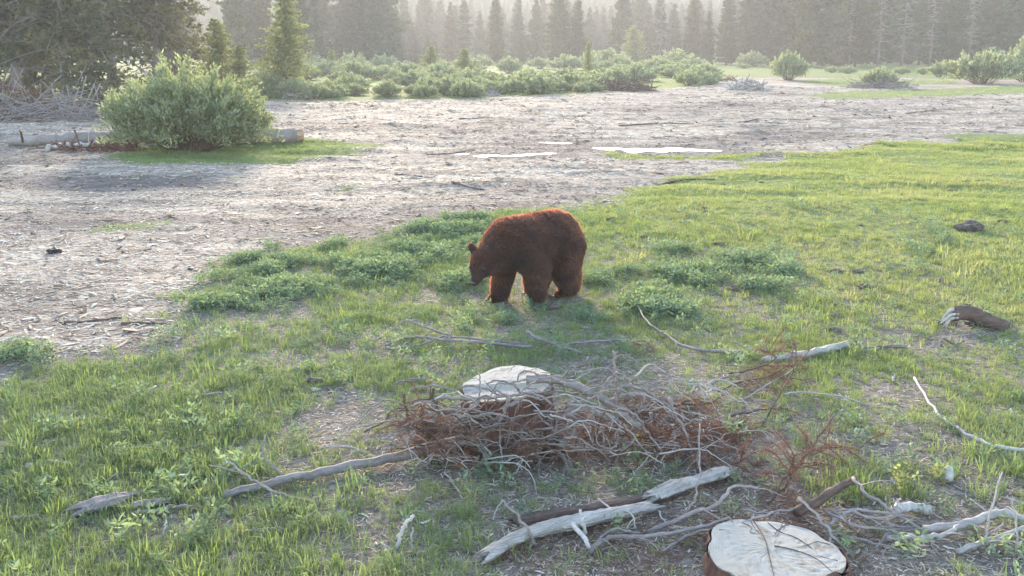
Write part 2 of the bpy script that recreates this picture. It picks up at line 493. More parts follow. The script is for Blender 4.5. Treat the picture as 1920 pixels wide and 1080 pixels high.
nt, out = nodes('tan_wood')
principled(nt, out, ramp(nt, noise(nt, 9, 5, objco(nt), .65).outputs[0], [(.3, (.20, .11, .065)), (.55, (.38, .24, .15)), (.75, (.50, .37, .26))]), .85, noise(nt, 18, 4, objco(nt)).outputs[0], .02, .7, .1)
nt, out = nodes('water')
b = principled(nt, out, (.03, .028, .025), .06, noise(nt, 7, 4, geopos(nt)).outputs[0], .004, .5, .5)
nt, out = nodes('black_skin')
principled(nt, out, (.012, .01, .01), .4, noise(nt, 60, 2, objco(nt)).outputs[0], .002, .4, .5)
nt, out = nodes('eye')
principled(nt, out, (.015, .008, .005), .08, None, spec=.6)
nt, out = nodes('hide')
principled(nt, out, ramp(nt, noise(nt, 8, 4, objco(nt)).outputs[0], [(.3, (.018, .008, .006)), (.7, (.035, .015, .011))]), .9)
nt, out = nodes('dung')
principled(nt, out, ramp(nt, noise(nt, 14, 4, objco(nt)).outputs[0], [(.3, (.008, .006, .006)), (.7, (.03, .022, .02))]), .7, noise(nt, 20, 4, objco(nt)).outputs[0], .02, .8)
nt, out = nodes('stone')
principled(nt, out, ramp(nt, noise(nt, 12, 4, objco(nt)).outputs[0], [(.3, (.30, .27, .23)), (.7, (.56, .52, .45))]), .85, noise(nt, 20, 4, objco(nt)).outputs[0], .01, .6)
nt, out = nodes('clod')
principled(nt, out, ramp(nt, noise(nt, 14, 4, objco(nt)).outputs[0], [(.3, (.05, .04, .035)), (.7, (.15, .12, .10))]), .95, noise(nt, 20, 4, objco(nt)).outputs[0], .02, .8)
nt, out = nodes('forest_hill')
principled(nt, out, ramp(nt, noise(nt, .05, 5, geopos(nt)).outputs[0], [(.3, (.035, .05, .03)), (.7, (.08, .10, .05))]), .95)
#@@PART2
# ------------------------------------------------------------------ ground sheet
def veg_fields(x, y):
    x = np.asarray(x, float).ravel(); y = np.asarray(y, float).ravel()
    d = np.hypot(x, y)
    e = fbm(x * 1.1, y * 1.1, 31, 3) * np.clip(.045 * d, .25, 1.6)
    s = sdist(MEADOW, x, y) + e
    for P_ in PATCHES:
        s = np.maximum(s, sdist(P_, x, y) + e * .35)
    s = np.where(d > 105, np.maximum(s, 3.0), s)      # meadow and wood beyond the clearing
    s = np.where(y < 0, 3.0, s)
    bare = np.full(x.shape, -9.0)
    for B in BARE:
        bare = np.maximum(bare, sdist(B, x, y) + .22 * fbm(x * 3, y * 3, 44, 2))
    return s, bare

def build_ground():
    th = np.concatenate([np.linspace(R(-52), R(52), 340), np.linspace(R(52), R(308), 50)[1:-1]])
    r = np.concatenate([[.4], np.geomspace(1.2, 760, 420)])
    TH, RR = np.meshgrid(th, r)
    X, Y = RR * np.sin(TH), RR * np.cos(TH)
    Z = hgt(X, Y)
    n, m = X.shape
    V = np.stack([X, Y, Z], -1).reshape(-1, 3)
    i = np.arange(n - 1)[:, None] * m; k = np.arange(m)[None, :]; kk = (k + 1) % m
    Q = np.stack([i + k, i + kk, i + m + kk, i + m + k], -1).reshape(-1, 4)
    V = np.vstack([V, [[0, 0, h1(0, 0)]]])
    c = len(V) - 1
    T = [(c, (s + 1) % m, s) for s in range(m)]
    mb = MB(); mb.add(V, Q, T)
    me = mb.mesh('ground', True)
    s, bare = veg_fields(V[:, 0], V[:, 1])
    d = np.hypot(V[:, 0], V[:, 1])
    chip = sstep(.25, -.35, s)
    green = sstep(9, 20, d) * (1 - chip) * .9
    for nm, val in (('chip', chip), ('green', green), ('damp', dampness(V[:, 0], V[:, 1]))):
        a = me.attributes.new(nm, 'FLOAT', 'POINT'); a.data.foreach_set('value', val.astype(float))
    o = link('ground', me, 'ground'); tag(o, kind='structure')
build_ground()

for k, Pd in enumerate(PUDDLES):
    pts = np.array(Pd)
    c = pts.mean(0)
    ring = spline(np.vstack([np.c_[pts, np.zeros(len(pts))], [[*pts[0], 0]]]), 6)[:-1]
    nr = len(ring)
    jit = 1 + .02 * RNG.uniform(-1, 1, nr)
    ring[:, :2] = c + (ring[:, :2] - c) * jit[:, None]
    V = np.vstack([np.c_[ring[:, :2], np.full(nr, -.018)], [[c[0], c[1], -.018]]])
    mb = MB(); mb.add(V, None, [(nr, i, (i + 1) % nr) for i in range(nr)])
    tag(mb.obj('puddle', 'water'), kind='structure')

# ------------------------------------------------------------------ scattered stuff through geometry nodes
def scatter(name, pts, rot, scl, idx, tint, sources, mat, label, cat):
    me = bpy.data.meshes.new(name)
    me.vertices.add(len(pts)); me.vertices.foreach_set('co', np.asarray(pts, float).ravel())
    for nm, ty, val, key in (('rot', 'FLOAT_VECTOR', rot, 'vector'), ('scl', 'FLOAT_VECTOR', scl, 'vector'),
                             ('idx', 'INT', idx, 'value'), ('tint', 'FLOAT', tint, 'value')):
        a = me.attributes.new(nm, ty, 'POINT'); a.data.foreach_set(key, np.asarray(val).ravel())
    o = bpy.data.objects.new(name, me); COL.objects.link(o)
    me.materials.append(M[mat])
    coll = bpy.data.collections.new(name + '_pieces')
    for k, sm in enumerate(sources):
        sm.materials.append(M[mat])
        coll.objects.link(bpy.data.objects.new('%s_piece_%02d' % (name, k), sm))
    ng = bpy.data.node_groups.new(name, 'GeometryNodeTree')
    ng.interface.new_socket('Geometry', in_out='INPUT', socket_type='NodeSocketGeometry')
    ng.interface.new_socket('Geometry', in_out='OUTPUT', socket_type='NodeSocketGeometry')
    gi, go = ng.nodes.new('NodeGroupInput'), ng.nodes.new('NodeGroupOutput')
    ci = ng.nodes.new('GeometryNodeCollectionInfo')
    ci.inputs['Collection'].default_value = coll
    ci.inputs['Separate Children'].default_value = True
    ci.inputs['Reset Children'].default_value = True
    ip = ng.nodes.new('GeometryNodeInstanceOnPoints'); ip.inputs['Pick Instance'].default_value = True
    def na(nm, ty):
        n = ng.nodes.new('GeometryNodeInputNamedAttribute'); n.data_type = ty; n.inputs[0].default_value = nm
        return n.outputs[0]
    e2r = ng.nodes.new('FunctionNodeEulerToRotation')
    ng.links.new(na('rot', 'FLOAT_VECTOR'), e2r.inputs[0])
    ng.links.new(gi.outputs[0], ip.inputs['Points'])
    ng.links.new(ci.outputs[0], ip.inputs['Instance'])
    ng.links.new(na('idx', 'INT'), ip.inputs['Instance Index'])
    ng.links.new(e2r.outputs[0], ip.inputs['Rotation'])
    ng.links.new(na('scl', 'FLOAT_VECTOR'), ip.inputs['Scale'])
    ng.links.new(ip.outputs[0], go.inputs[0])
    md = o.modifiers.new('scatter', 'NODES'); md.node_group = ng
    tag(o, label, cat, kind='stuff')
    return o

def sample(n, r0, r1, half, power, rng=RNG):
    """points in a wedge; power sets how the density falls with distance (0 = even)"""
    u = rng.uniform(0, 1, n)
    e = 2 - power
    r = (r0 ** e + u * (r1 ** e - r0 ** e)) ** (1 / e)
    t = rng.uniform(-half, half, n)
    return r * np.sin(t), r * np.cos(t)

def grass_tuft(nb, spread, rng):
    mb = MB()
    V, T, A = [], [], []
    for b in range(nb):
        a = rng.uniform(0, 2 * math.pi); rr = spread * math.sqrt(rng.uniform())
        base = np.array([rr * math.cos(a), rr * math.sin(a), -.01])
        L = rng.uniform(.5, 1.0); lean = rng.uniform(.1, 1.0); a2 = a + rng.normal(0, .9)
        dr = np.array([math.cos(a2), math.sin(a2), 0])
        sd = np.array([-math.sin(a2), math.cos(a2), 0]) if rng.uniform() < .5 else dr * .6 + np.array([-math.sin(a2), math.cos(a2), 0]) * .8
        w = rng.uniform(.011, .022)
        mid = base + np.array([0, 0, .55 * L]) + dr * lean * L * .3
        tip = base + np.array([0, 0, L * (1 - .35 * lean)]) + dr * lean * L
        k = len(V)
        V += [base - sd * w, base + sd * w, mid - sd * w * .8, mid + sd * w * .8, tip]
        T += [(k, k + 1, k + 3), (k, k + 3, k + 2), (k + 2, k + 3, k + 4)]
        A += [rng.uniform(.0, 1)] * 5
    mb.add(np.array(V), None, T, np.array(A))
    return mb.mesh('grass_tuft')

rg = np.random.default_rng(11)
tufts = [grass_tuft(int(rg.integers(14, 24)), .42, rg) for _ in range(10)]

def density_keep(x, y, s, bare, rng):
    d = np.hypot(x, y)
    keep = sstep(-.1, .5, s) * (1 - .88 * sstep(-.15, .15, bare))
    thin = fbm(x * .8, y * .8, 61, 3)
    keep *= np.where(d < 11, np.clip(.52 + 1.4 * thin, .16, .95), np.clip(.8 + .7 * thin, .3, 1))
    return rng.uniform(0, 1, len(x)) < keep

def sunlit_patchy_tint(x, y):
    """grass tint: patchy tone, yellower on the right to paint in sunlight (0 cool .. 1 yellow)"""
    d = np.hypot(x, y)
    w = .37 + .46 * sstep(-1.5, 4.5, x + .12 * (d - 9)) * sstep(7, 12, d) + .22 * fbm(x * .55, y * .55, 71, 3) + .10 * sstep(.9, 3, x) * (1 - sstep(7, 12, d))  # sunlit right side put into the grass colour, over random patches
    return w

x, y = sample(185000, 3.6, 34, R(34), 1.1, rg)
x2, y2 = sample(16000, 30, 105, R(34), .6, rg)
x, y = np.concatenate([x, x2]), np.concatenate([y, y2])
s, bare = veg_fields(x, y)
k = density_keep(x, y, s, bare, rg)
x, y = x[k], y[k]
d = np.hypot(x, y)
n = len(x)
hh = np.exp(rg.normal(math.log(.053), .36, n)) * (1 + .5 * fbm(x * .7, y * .7, 81, 2)) * np.where(d > 12, .95, 1.0) * np.where(d > 34, 1.6, 1)
hh *= 1 + .35 * sstep(1.2, 2.5, x) * (1 - sstep(7, 9, d))
wd = hh * np.clip(1.0 + .04 * d, 1.2, 2.6)
scatter('meadow_grass', np.c_[x, y, hgt(x, y)], np.c_[rg.normal(0, .12, n), rg.normal(0, .12, n), rg.uniform(0, 6.28, n)],
        np.c_[wd, wd, hh], rg.integers(0, 10, n), np.clip(sunlit_patchy_tint(x, y) + rg.normal(0, .10, n), 0, 1), tufts, 'grass',
        'short yellow-green meadow grass covering the ground around the bear and stump', 'grass')

def forb_tuft(nl, rng):
    mb = MB()
    a = rng.uniform(0, 6.28, nl); e = rng.uniform(.15, 1.2, nl)
    st = np.c_[rng.normal(0, .28, nl), rng.normal(0, .28, nl), rng.uniform(.05, .85, nl)]
    dr = np.c_[np.cos(a) * np.cos(e), np.sin(a) * np.cos(e), np.sin(e) * .8]
    leaves(mb, st, norm(dr), rng.uniform(.18, .42, nl), rng.uniform(.07, .14, nl), rng.uniform(0, 1, nl), rng)
    return mb.mesh('forb_tuft')
forbs = [forb_tuft(44, rg) for _ in range(6)]
FORB = [poly([(375, 530), (450, 492), (520, 466), (620, 447), (740, 434), (840, 412), (920, 412), (940, 520), (870, 560), (720, 565), (600, 560), (560, 585), (330, 600), (298, 560)]),
        poly([(1090, 505), (1180, 490), (1250, 455), (1310, 478), (1420, 478), (1530, 530), (1460, 560), (1330, 555), (1290, 590), (1180, 595), (1090, 545)]),
        poly([(1210, 575), (1320, 570), (1320, 600), (1220, 600)]),
        poly([(-30, 690), (20, 655), (100, 660), (110, 680), (30, 695)]),
        poly([(280, 650), (290, 630), (340, 628), (345, 648)]),
        poly([(820, 575), (1100, 565), (1140, 600), (900, 612)]),
        poly([(0, 830), (70, 800), (110, 830), (60, 850)]),
        poly([(1660, 490), (1690, 440), (1760, 440), (1790, 480), (1740, 500)])]
x, y = sample(60000, 5, 18, R(30), 0.4, rg)
sf = np.max([sdist(Q_, x, y) for Q_ in FORB], 0) + .30 * fbm(x * 1.6, y * 1.6, 91, 3)
cl = fbm(x * 2.1, y * 2.1, 95, 3)
k = (rg.uniform(0, 1, len(x)) < sstep(-.05, .25, sf) * np.clip(.16 + 1.7 * cl, .0, 1) * .75) | ((rg.uniform(0, 1, len(x)) < .02) & (sdist(MEADOW, x, y) > .3))
x, y, cl = x[k], y[k], cl[k]
n = len(x); sc = rg.uniform(.07, .13, n) * (1 + .6 * np.clip(cl, -.3, .8))
scatter('leafy_ground_cover', np.c_[x, y, hgt(x, y)], np.c_[rg.normal(0, .15, n), rg.normal(0, .15, n), rg.uniform(0, 6.28, n)],
        np.c_[sc * 1.2, sc * 1.2, sc], rg.integers(0, 6, n), np.clip(.45 + .5 * cl + rg.normal(0, .15, n), 0, 1), forbs, 'forb',
        'low blue-green leafy plants in patches around the bear', 'ground cover')

def chip_mesh(rng):
    L, w, t = 1.0, rng.uniform(.12, .30), rng.uniform(.02, .05)
    b = rng.uniform(-.12, .12)
    V = []
    for i, xx in enumerate((-.5, 0, .5)):
        ww = w * (1 if i == 1 else rng.uniform(.3, .9)) / 2
        z = b * (1 - (2 * xx) ** 2)
        V += [(xx, -ww, z), (xx, ww, z), (xx, ww * .8, z + t), (xx, -ww * .8, z + t)]
    Q = [(0, 1, 2, 3), (8, 11, 10, 9)]
    for i in (0, 4):
        Q += [(i + j, i + 4 + j, i + 4 + (j + 1) % 4, i + (j + 1) % 4) for j in range(4)]
    mb = MB(); mb.add(np.array(V), Q); return mb.mesh('chip')
chips = [chip_mesh(rg) for _ in range(12)]
x, y = sample(250000, 4, 78, R(33), 1.35, rg)
s, bare = veg_fields(x, y)
keep = np.where(s < .2, .95, .05) 
keep = np.maximum(keep, .55 * sstep(-.1, .2, bare))
keep = np.where((np.hypot(x, y) < 11) & (s > .2), np.maximum(keep, .07 + .25 * np.clip(-fbm(x * .8, y * .8, 61, 3), 0, 1)), keep)
for Pd in PUDDLES:
    keep = np.where(sdist(Pd, x, y) > -.15, 0, keep)
k = rg.uniform(0, 1, len(x)) < keep
x, y = x[k], y[k]
d = np.hypot(x, y); n = len(x)
sc = np.exp(rg.normal(math.log(.042), .42, n)) * np.clip(.75 + d / 28, .9, 2.4)
sc = np.where(veg_fields(x, y)[0] > .2, sc * .6, sc)
dampf = dampness(x, y)
ct = np.clip(rg.beta(1.5, 1.2, n) + .04 - .42 * dampf, 0, 1)
bigc = (rg.uniform(0, 1, n) < .035) & (veg_fields(x, y)[0] < .1)
sc = np.where(bigc, np.minimum(sc * rg.uniform(2, 5.5, n), rg.uniform(.2, .34, n) + .010 * np.maximum(d - 18, 0)), sc); ct = np.where(bigc, ct * .35, ct)
scatter('wood_chips', np.c_[x, y, hgt(x, y) + .006], np.c_[rg.normal(0, .08, n), rg.normal(0, .08, n), rg.normal(0, .75, n) + rg.choice([0, 1.57], n, p=[.75, .25])],
        np.c_[sc, sc, sc], rg.integers(0, 12, n), ct, chips, 'chip',
        'pale shredded wood chips spread over the open clearing', 'wood chips')

# dry litter between the grass
def litter_piece(rng):
    mb = MB(); p = spline([(-.5, 0, .02), (0, rng.uniform(-.08, .08), rng.uniform(.02, .08)), (.5, rng.uniform(-.1, .1), .02)], 3)
    w = rng.uniform(.02, .06)
    V = np.concatenate([p + [0, w, 0], p - [0, w, 0]]); m_ = len(p)
    mb.add(V, [(i, i + 1, m_ + i + 1, m_ + i) for i in range(m_ - 1)]); return mb.mesh('litter')
lit = [litter_piece(rg) for _ in range(8)]
x, y = sample(120000, 3.8, 15, R(34), 1.0, rg)
s, bare = veg_fields(x, y)
k = (s > -.1) & (rg.uniform(0, 1, len(x)) < np.clip(.55 - 1.1 * fbm(x * .8, y * .8, 61, 3) + .5 * sstep(-.2, .1, bare), .15, 1))
x, y = x[k], y[k]; n = len(x); sc = rg.uniform(.02, .065, n)
scatter('dry_litter', np.c_[x, y, hgt(x, y) + .004], np.c_[rg.normal(0, .15, n), rg.normal(0, .15, n), rg.uniform(0, 6.28, n)], np.c_[sc, sc, sc],
        rg.integers(0, 8, n), np.clip(rg.beta(1.8, 2.9, n), 0, 1), lit, 'chip', 'dry grass and bark litter strewn on the soil between the grass', 'litter')

# ------------------------------------------------------------------ conifers
def conifer(H, Rm, base, seed, step=.5, nbr=6, clumps=10, size=.35, droop=.25, shape=.85, mat='needle_far', dead=0, trunk_r=None, lean=0.0, sides=6, young=False, fat=1.0):
    rng = np.random.default_rng(seed)
    tr = MB(); cr = MB()
    tr_r = trunk_r or H * .011 + .03
    zs = np.linspace(0, H, 9)
    bx = lean * (zs / H) ** 1.6 * H + .05 * np.sin(zs * .7 + seed)
    by = .05 * np.cos(zs * .9 + seed)
    tube(tr, np.c_[bx, by, zs - .15 * (zs == 0)], tr_r, tr_r * .08, sides, .06, rng=rng)
    z = base * H
    while z < H * .985:
        t = (z - base * H) / (H * (1 - base))
        rad = Rm * ((1 - t) ** shape) * min(1, .55 + t * 3) * rng.uniform(.72, 1.12)
        az0 = rng.uniform(0, 6.28)
        cx, cyy = np.interp(z, zs, bx), np.interp(z, zs, by)
        for b in range(nbr if t < .85 else 4):
            if rng.uniform() < .10: continue
            az = az0 + b * 6.283 / nbr + rng.normal(0, .25)
            L = rad * rng.uniform(.65, 1.15) + .1
            up = (.45 * t - droop * (1 - t)) + rng.normal(0, .08)
            dr = np.array([math.cos(az), math.sin(az), up])
            root = np.array([cx, cyy, z])
            if L > .6:
                tube(tr, np.array([root, root + dr * L * .55, root + dr * L * .95 + [0, 0, -.04 * L]]), max(.012, L * .014), .006, 3, rng=rng, cap=False)
            m = max(3, int(clumps * (L / Rm) + 2))
            f = rng.uniform(.18 if not young else .05, 1.05, m)
            sp = .20 * L * (1 - .4 * f)
            c = root + dr * (L * f)[:, None] + np.c_[rng.normal(0, 1, m) * sp, rng.normal(0, 1, m) * sp, rng.normal(0, .55, m) * sp]
            tint = np.clip(rng.normal(.45, .2) + .25 * (f - .5) + rng.normal(0, .12, m), 0, 1)
            for q in range(3):
                dd = norm(np.tile(dr, (m, 1)) * .5 + rand_dirs(m, rng) * .9 + np.array([0, 0, .15]))
                blades(cr, c - dd * size * .25, dd, size * rng.uniform(.7, 1.3, m), fat * size * rng.uniform(.35, .6, m), tint, rng)
        z += step * rng.uniform(.7, 1.3)
    for k_ in range(dead):
        z = rng.uniform(.08, base + .25) * H; az = rng.uniform(0, 6.28); L = rng.uniform(.5, 1.0) * Rm
        p0 = np.array([np.interp(z, zs, bx), np.interp(z, zs, by), z])
        d0 = np.array([math.cos(az), math.sin(az), rng.uniform(-.35, .25)])
        p = spline([p0, p0 + d0 * L * .5 + [0, 0, .05], p0 + d0 * L + [0, 0, rng.uniform(-.3, .25) * L]], 3)
        tube(tr, p, .03, .008, 4, rng=rng, cap=False)
        for j in range(4):
            q = p[rng.integers(2, len(p))]; dd = norm(d0 + rng.normal(0, .8, 3))
            tube(tr, np.array([q, q + dd * L * .3, q + dd * L * .5 + [0, 0, -.1]]), .012, .004, 3, rng=rng, cap=False)
    return tr.mesh('trunk', True), cr.mesh('crown')

def tree_root(name, meshes, tm, cm, label, cat, group=None):
    r = empty(name)
    link('trunk', meshes[0], tm, r); 
    if meshes[1] is not None and len(meshes[1].vertices): link('crown', meshes[1], cm, r)
    tag(r, label, cat, group)
    return r

def at_ground(px, py, D=None):
    if D is None:
        p = P(px, py); return p
    x_ = (px - 960) / F_PX * D * math.cos(PITCH) * (1 + 0) ; x_ = (px - 960) / F_PX * (D * math.cos(PITCH) + CAM_H * math.sin(PITCH))
    return Vector((x_, D, h1(x_, D)))

class Pool:
    """prototype trees: the first use places the prototype, later uses copy it"""
    def __init__(s, protos): s.p = [[q, False] for q in protos]
    def put(s, i, loc, sx, sz, rz, label, group, cat):
        e = s.p[i % len(s.p)]
        o = e[0]
        if e[1]: o = copy_tree(e[0])
        e[1] = True
        o.location = loc; o.rotation_euler = (0, 0, rz); o.scale = (sx, sx, sz)
        tag(o, label, cat, group)
        return o

far_kinds = [conifer(15, 2.5, .05, 100 + i, .5, 7, 15, .62, .28, .8, fat=1.5) for i in range(4)] + \
            [conifer(15, 3.2, .07, 110 + i, .5, 7, 18, .66, .22, .62, dead=10, fat=1.5) for i in range(3)] + \
            [conifer(15, 2.0, .26, 120 + i, .55, 6, 11, .55, .25, .7, dead=20, fat=1.4) for i in range(2)]
far = Pool([tree_root('conifer_tree', k_, 'trunk_far', 'needle_far', '', '') for k_ in far_kinds])
rt = np.random.default_rng(5)
def kind_of(k_):
    return 'narrow pointed' if k_ < 4 else ('broad shaggy' if k_ < 7 else 'thin crowned, dead limbed')
L_C = ('tall conifer with a pointed crown in the hazy treeline beyond the shrubs', 'conifers in the hazy treeline')
L_R = ('dark broad conifer crowded in the wood behind the pale gravelly edge of the meadow', 'conifers of the dark wood')
L_B = ('faint grey conifer fading into haze behind the treeline', 'faint conifers behind the treeline')
CENTER = [(440, 158, 17, 0), (480, 175, 19, 4), (560, 165, 22, 5), (598, 190, 19, 6), (655, 205, 24, 5), (690, 200, 25, 4), (722, 196, 19, 6), (745, 200, 9, 0), (775, 235, 9, 1),
          (800, 260, 11, 2), (845, 226, 13, 1), (872, 226, 14, 8), (900, 250, 12, 2), (930, 196, 13.2, 0), (972, 226, 14, 3), (1005, 226, 14, 2), (1047, 193, 14, 5), (1082, 196, 13.2, 0),
          (1130, 280, 14, 3), (1165, 215, 15.5, 4), (1214, 235, 13, 2), (1236, 205, 13.6, 8), (1262, 235, 13, 1), (1298, 205, 15, 0), (1326, 195, 10, 2), (1362, 195, 16, 3)]
for i, (px, D, H, k_) in enumerate(CENTER):
    far.put(k_, at_ground(px, 0, D), H / 15 * rt.uniform(.95, 1.1), H / 15, rt.uniform(0, 6), '%s%s conifer in the hazy treeline beyond the shrub band' % (kind_of(k_), '' if H < 18 else ' very tall'), kind_of(k_).replace(',', '') + ' conifers in the hazy treeline', 'tree')
RIGHT = [(1400, 190, 17, 0), (1440, 188, 19, 5), (1478, 200, 20, 4), (1518, 165, 22, 5), (1560, 190, 20, 2), (1602, 170, 19, 6), (1645, 192, 20, 5), (1690, 186, 21, 7), (1722, 196, 19, 8),
         (1760, 184, 21, 4), (1805, 190, 23, 5), (1850, 180, 21, 6), (1900, 186, 22, 4), (1945, 176, 21, 5), (1990, 186, 20, 0), (1420, 225, 19, 1), (1500, 230, 21, 3), (1580, 228, 22, 6),
         (1625, 235, 21, 4), (1670, 225, 22, 0), (1740, 230, 23, 5), (1785, 232, 22, 1), (1830, 228, 22, 4), (1875, 226, 24, 6), (1925, 230, 22, 5), (2040, 190, 21, 4), (2100, 184, 22, 5)]
for i, (px, D, H, k_) in enumerate(RIGHT):
    far.put(k_, at_ground(px, 0, D), H / 15 * rt.uniform(.95, 1.2), H / 15, rt.uniform(0, 6), '%s conifer in the %s of the dark wood behind the willows' % (kind_of(k_), 'front row' if D < 205 else 'back rows'), kind_of(k_).replace(',', '') + ' conifers of the dark wood', 'tree')
for i in range(150):
    px = rt.uniform(330, 2080) if i < 60 else rt.uniform(720, 1420); D = rt.uniform(250, 420); H = rt.uniform(12, 18) + (5 if px > 1380 else 0)
    far.put(int(rt.integers(0, 9)), at_ground(px, 0, D), H / 15, H / 15, rt.uniform(0, 6), *L_B[:2], 'tree')

for i in range(58):
    px = rt.uniform(330, 2080); D = rt.uniform(196, 250); H = rt.uniform(2.6, 6)
    far.put(int(rt.integers(0, 4)), at_ground(px, 0, D), H / 15 * rt.uniform(1.3, 1.9), H / 15, rt.uniform(0, 6), 'small bushy conifer growing under the tall trees of the treeline', 'small conifers under the tall trees', 'tree')

def snag(seed, H):
    rng = np.random.default_rng(seed); tr = MB(); lm = MB()
    zs = np.linspace(0, H, 8); b_ = np.c_[.06 * np.sin(zs), .05 * np.cos(zs * 1.3), zs - .1]
    tube(tr, b_, .16, .03, 6, .06, rng=rng)
    for k_ in range(70):
        z = rng.uniform(.12, .97) * H; az = rng.uniform(0, 6.28); L = rng.uniform(.6, 2.4) * (1.1 - .6 * z / H)
        p0 = np.array([0, 0, z]); d0 = np.array([math.cos(az), math.sin(az), rng.uniform(-.5, .2)])
        p_ = spline([p0, p0 + d0 * L * .5, p0 + d0 * L + [0, 0, rng.uniform(-.3, .3)]], 3)
        tube(lm, p_, .045, .012, 3, rng=rng, cap=False)
        for j in range(4):
            q_ = p_[rng.integers(2, len(p_))]; dd = norm(d0 + rng.normal(0, .8, 3))
            tube(lm, np.array([q_, q_ + dd * L * .4]), .02, .008, 3, rng=rng, cap=False)
    return tr.mesh('trunk', True), lm.mesh('limbs')
sk = snag(700, 15)
for i, (px, D, H, lb) in enumerate([(1645, 163, 15, 'bare grey snag at the front of the dark wood beside the low willow'), (1690, 160, 17, 'tall bare grey snag with crowded dead limbs at the front of the dark wood'), (1742, 164, 13, 'shorter bare snag between the tall snag and the wide willow'),
                                    (1238, 190, 14, 'thin bare snag in the hazy treeline by the short broad conifer'), (1815, 166, 14, 'bare snag rising behind the wide dense willow'), (1590, 168, 11, 'low bare snag near the lone upright willow')]):
    r_ = empty('dead_snag', at_ground(px, 0, D), i * 1.3); r_.scale = (1.1, 1.1, H / 15)
    link('trunk', sk[0], 'trunk_far', r_); tag(link('limbs', sk[1], 'bark_grey', r_), kind='stuff')
    tag(r_, lb, 'dead tree')

# wood on the far hillside: one mass
def hill_wood():
    mb = MB(); rr = np.random.default_rng(77)
    n = 6500
    xs = rr.uniform(-360, 360, n); ys = rr.uniform(335, 700, n)
    zs = hgt(xs, ys)
    for x_, y_, z_ in zip(xs, ys, zs):
        H = rr.uniform(9, 16); w = H * rr.uniform(.17, .26)
        t = rr.uniform(.1, .9)
        nl = 5
        V = []; T = []
        for l in range(nl):
            z0 = z_ + H * (.1 + .17 * l); z1 = z0 + H * .27
            a0 = rr.uniform(0, 6.28); ww = w * (1 - l / nl * .85)
            k0 = len(V); V.append((x_, y_, z1))
            for j in range(5):
                a = a0 + j * 1.2566; q = ww * rr.uniform(.6, 1.2)
                V.append((x_ + q * math.cos(a), y_ + q * math.sin(a), z0 + rr.uniform(-.4, .4)))
            T += [(k0, k0 + 1 + j, k0 + 1 + (j + 1) % 5) for j in range(5)]
        mb.add(np.array(V), None, T, t)
    o = mb.obj('hillside_wood', 'needle_far')
    tag(o, 'hazy conifer wood covering the far hillside', 'wood', kind='stuff')
hill_wood()

# pines close on the left
near_kinds = [conifer(17, 3.6, .15, 200, .48, 6, 36, .36, .30, .5, dead=46, trunk_r=.27, lean=.015),
              conifer(15, 3.3, .24, 201, .48, 6, 36, .36, .28, .55, dead=52, trunk_r=.24, lean=-.03),
              conifer(9, 2.6, .03, 202, .34, 6, 30, .30, .22, .6, dead=12, trunk_r=.16, lean=.05)]
near = Pool([tree_root('pine_tree', k_, 'bark_grey', 'needle_near', '', '') for k_ in near_kinds])
NEAR = [(38, 50, 1.0, 1.0, 0, 'large shaggy pine with bare dead lower limbs rising behind the slash heap'),
        (128, 47.5, 1.0, 1.0, 1, 'leaning pine with a bare grey trunk and dead limbs behind the big willow'),
        (215, 54, 1.0, 1.05, 0, 'broad pine with olive drooping boughs just left of the willow top'),
        (300, 58, .95, 1.0, 1, 'open pine with pale dead twigs above the big willow'),
        (-60, 49, 1.0, 1.0, 1, 'thick pine with dense boughs farthest from the willow'),
        (180, 46, .8, .62, 2, 'short bushy pine with boughs down to the ground beside the willow'),
        (60, 58, 1.1, .9, 2, 'bushy young pine tucked between the two large pines'),
        (330, 68, 1.3, 1.15, 2, 'small round topped pine in front of the hazy treeline, over the willow'),
        (-20, 66, 1.1, 1.1, 0, 'tall pine standing behind the shaggy pines'),
        (95, 72, 1.1, 1.15, 1, 'tall thin crowned pine filling the gap behind the leaning pine')]
near_obj = []
for px, D, sx, sz, k_, lb in NEAR:
    near_obj.append(near.put(k_, at_ground(px, 0, D), sx, sz, rt.uniform(0, 6), lb, 'pines close on the left', 'tree'))

# young pines in the shrubs
yk = [conifer(5.7, 1.42, .08, 300, .17, 7, 26, .17, -.35, .62, trunk_r=.07, young=True),
      conifer(5.0, 1.0, .05, 301, .18, 6, 20, .18, -.3, .7, trunk_r=.06, young=True)]
young = Pool([tree_root('young_pine', k_, 'trunk_far', 'needle_young', '', '') for k_ in yk])
YOUNG = [(540, 62, 1.35, 1, 0, 'tall cone shaped young pine standing alone by the willow and clearing edge'),
         (411, 58, 1.35, .88, 1, 'narrow young pine poking up behind the big willow'),
         (452, 57, 1.05, .60, 1, 'smaller young pine beside the narrow one behind the big willow'),
         (1186, 190, 2.2, 1.25, 0, 'short broad young conifer in front of the hazy treeline'),
         (1103, 98, .55, .72, 1, 'slender bright sapling rising above the shrub band'),
         (622, 118, .9, .55, 1, 'little dark pine at the back of the shrubs, nearest the tall young pine'),
         (677, 122, 1.0, .50, 1, 'little dark pine above the rounded willow in the shrub band'),
         (808, 112, 1.0, .55, 0, 'little round pine in the middle of the shrub band'),
         (872, 96, .9, .50, 0, 'scrubby little pine among the shrubs near the slender sapling')]
for px, D, sx, sz, k_, lb in YOUNG:
    young.put(k_, at_ground(px, 0, D), sx, sz, rt.uniform(0, 6), lb, None, 'tree')

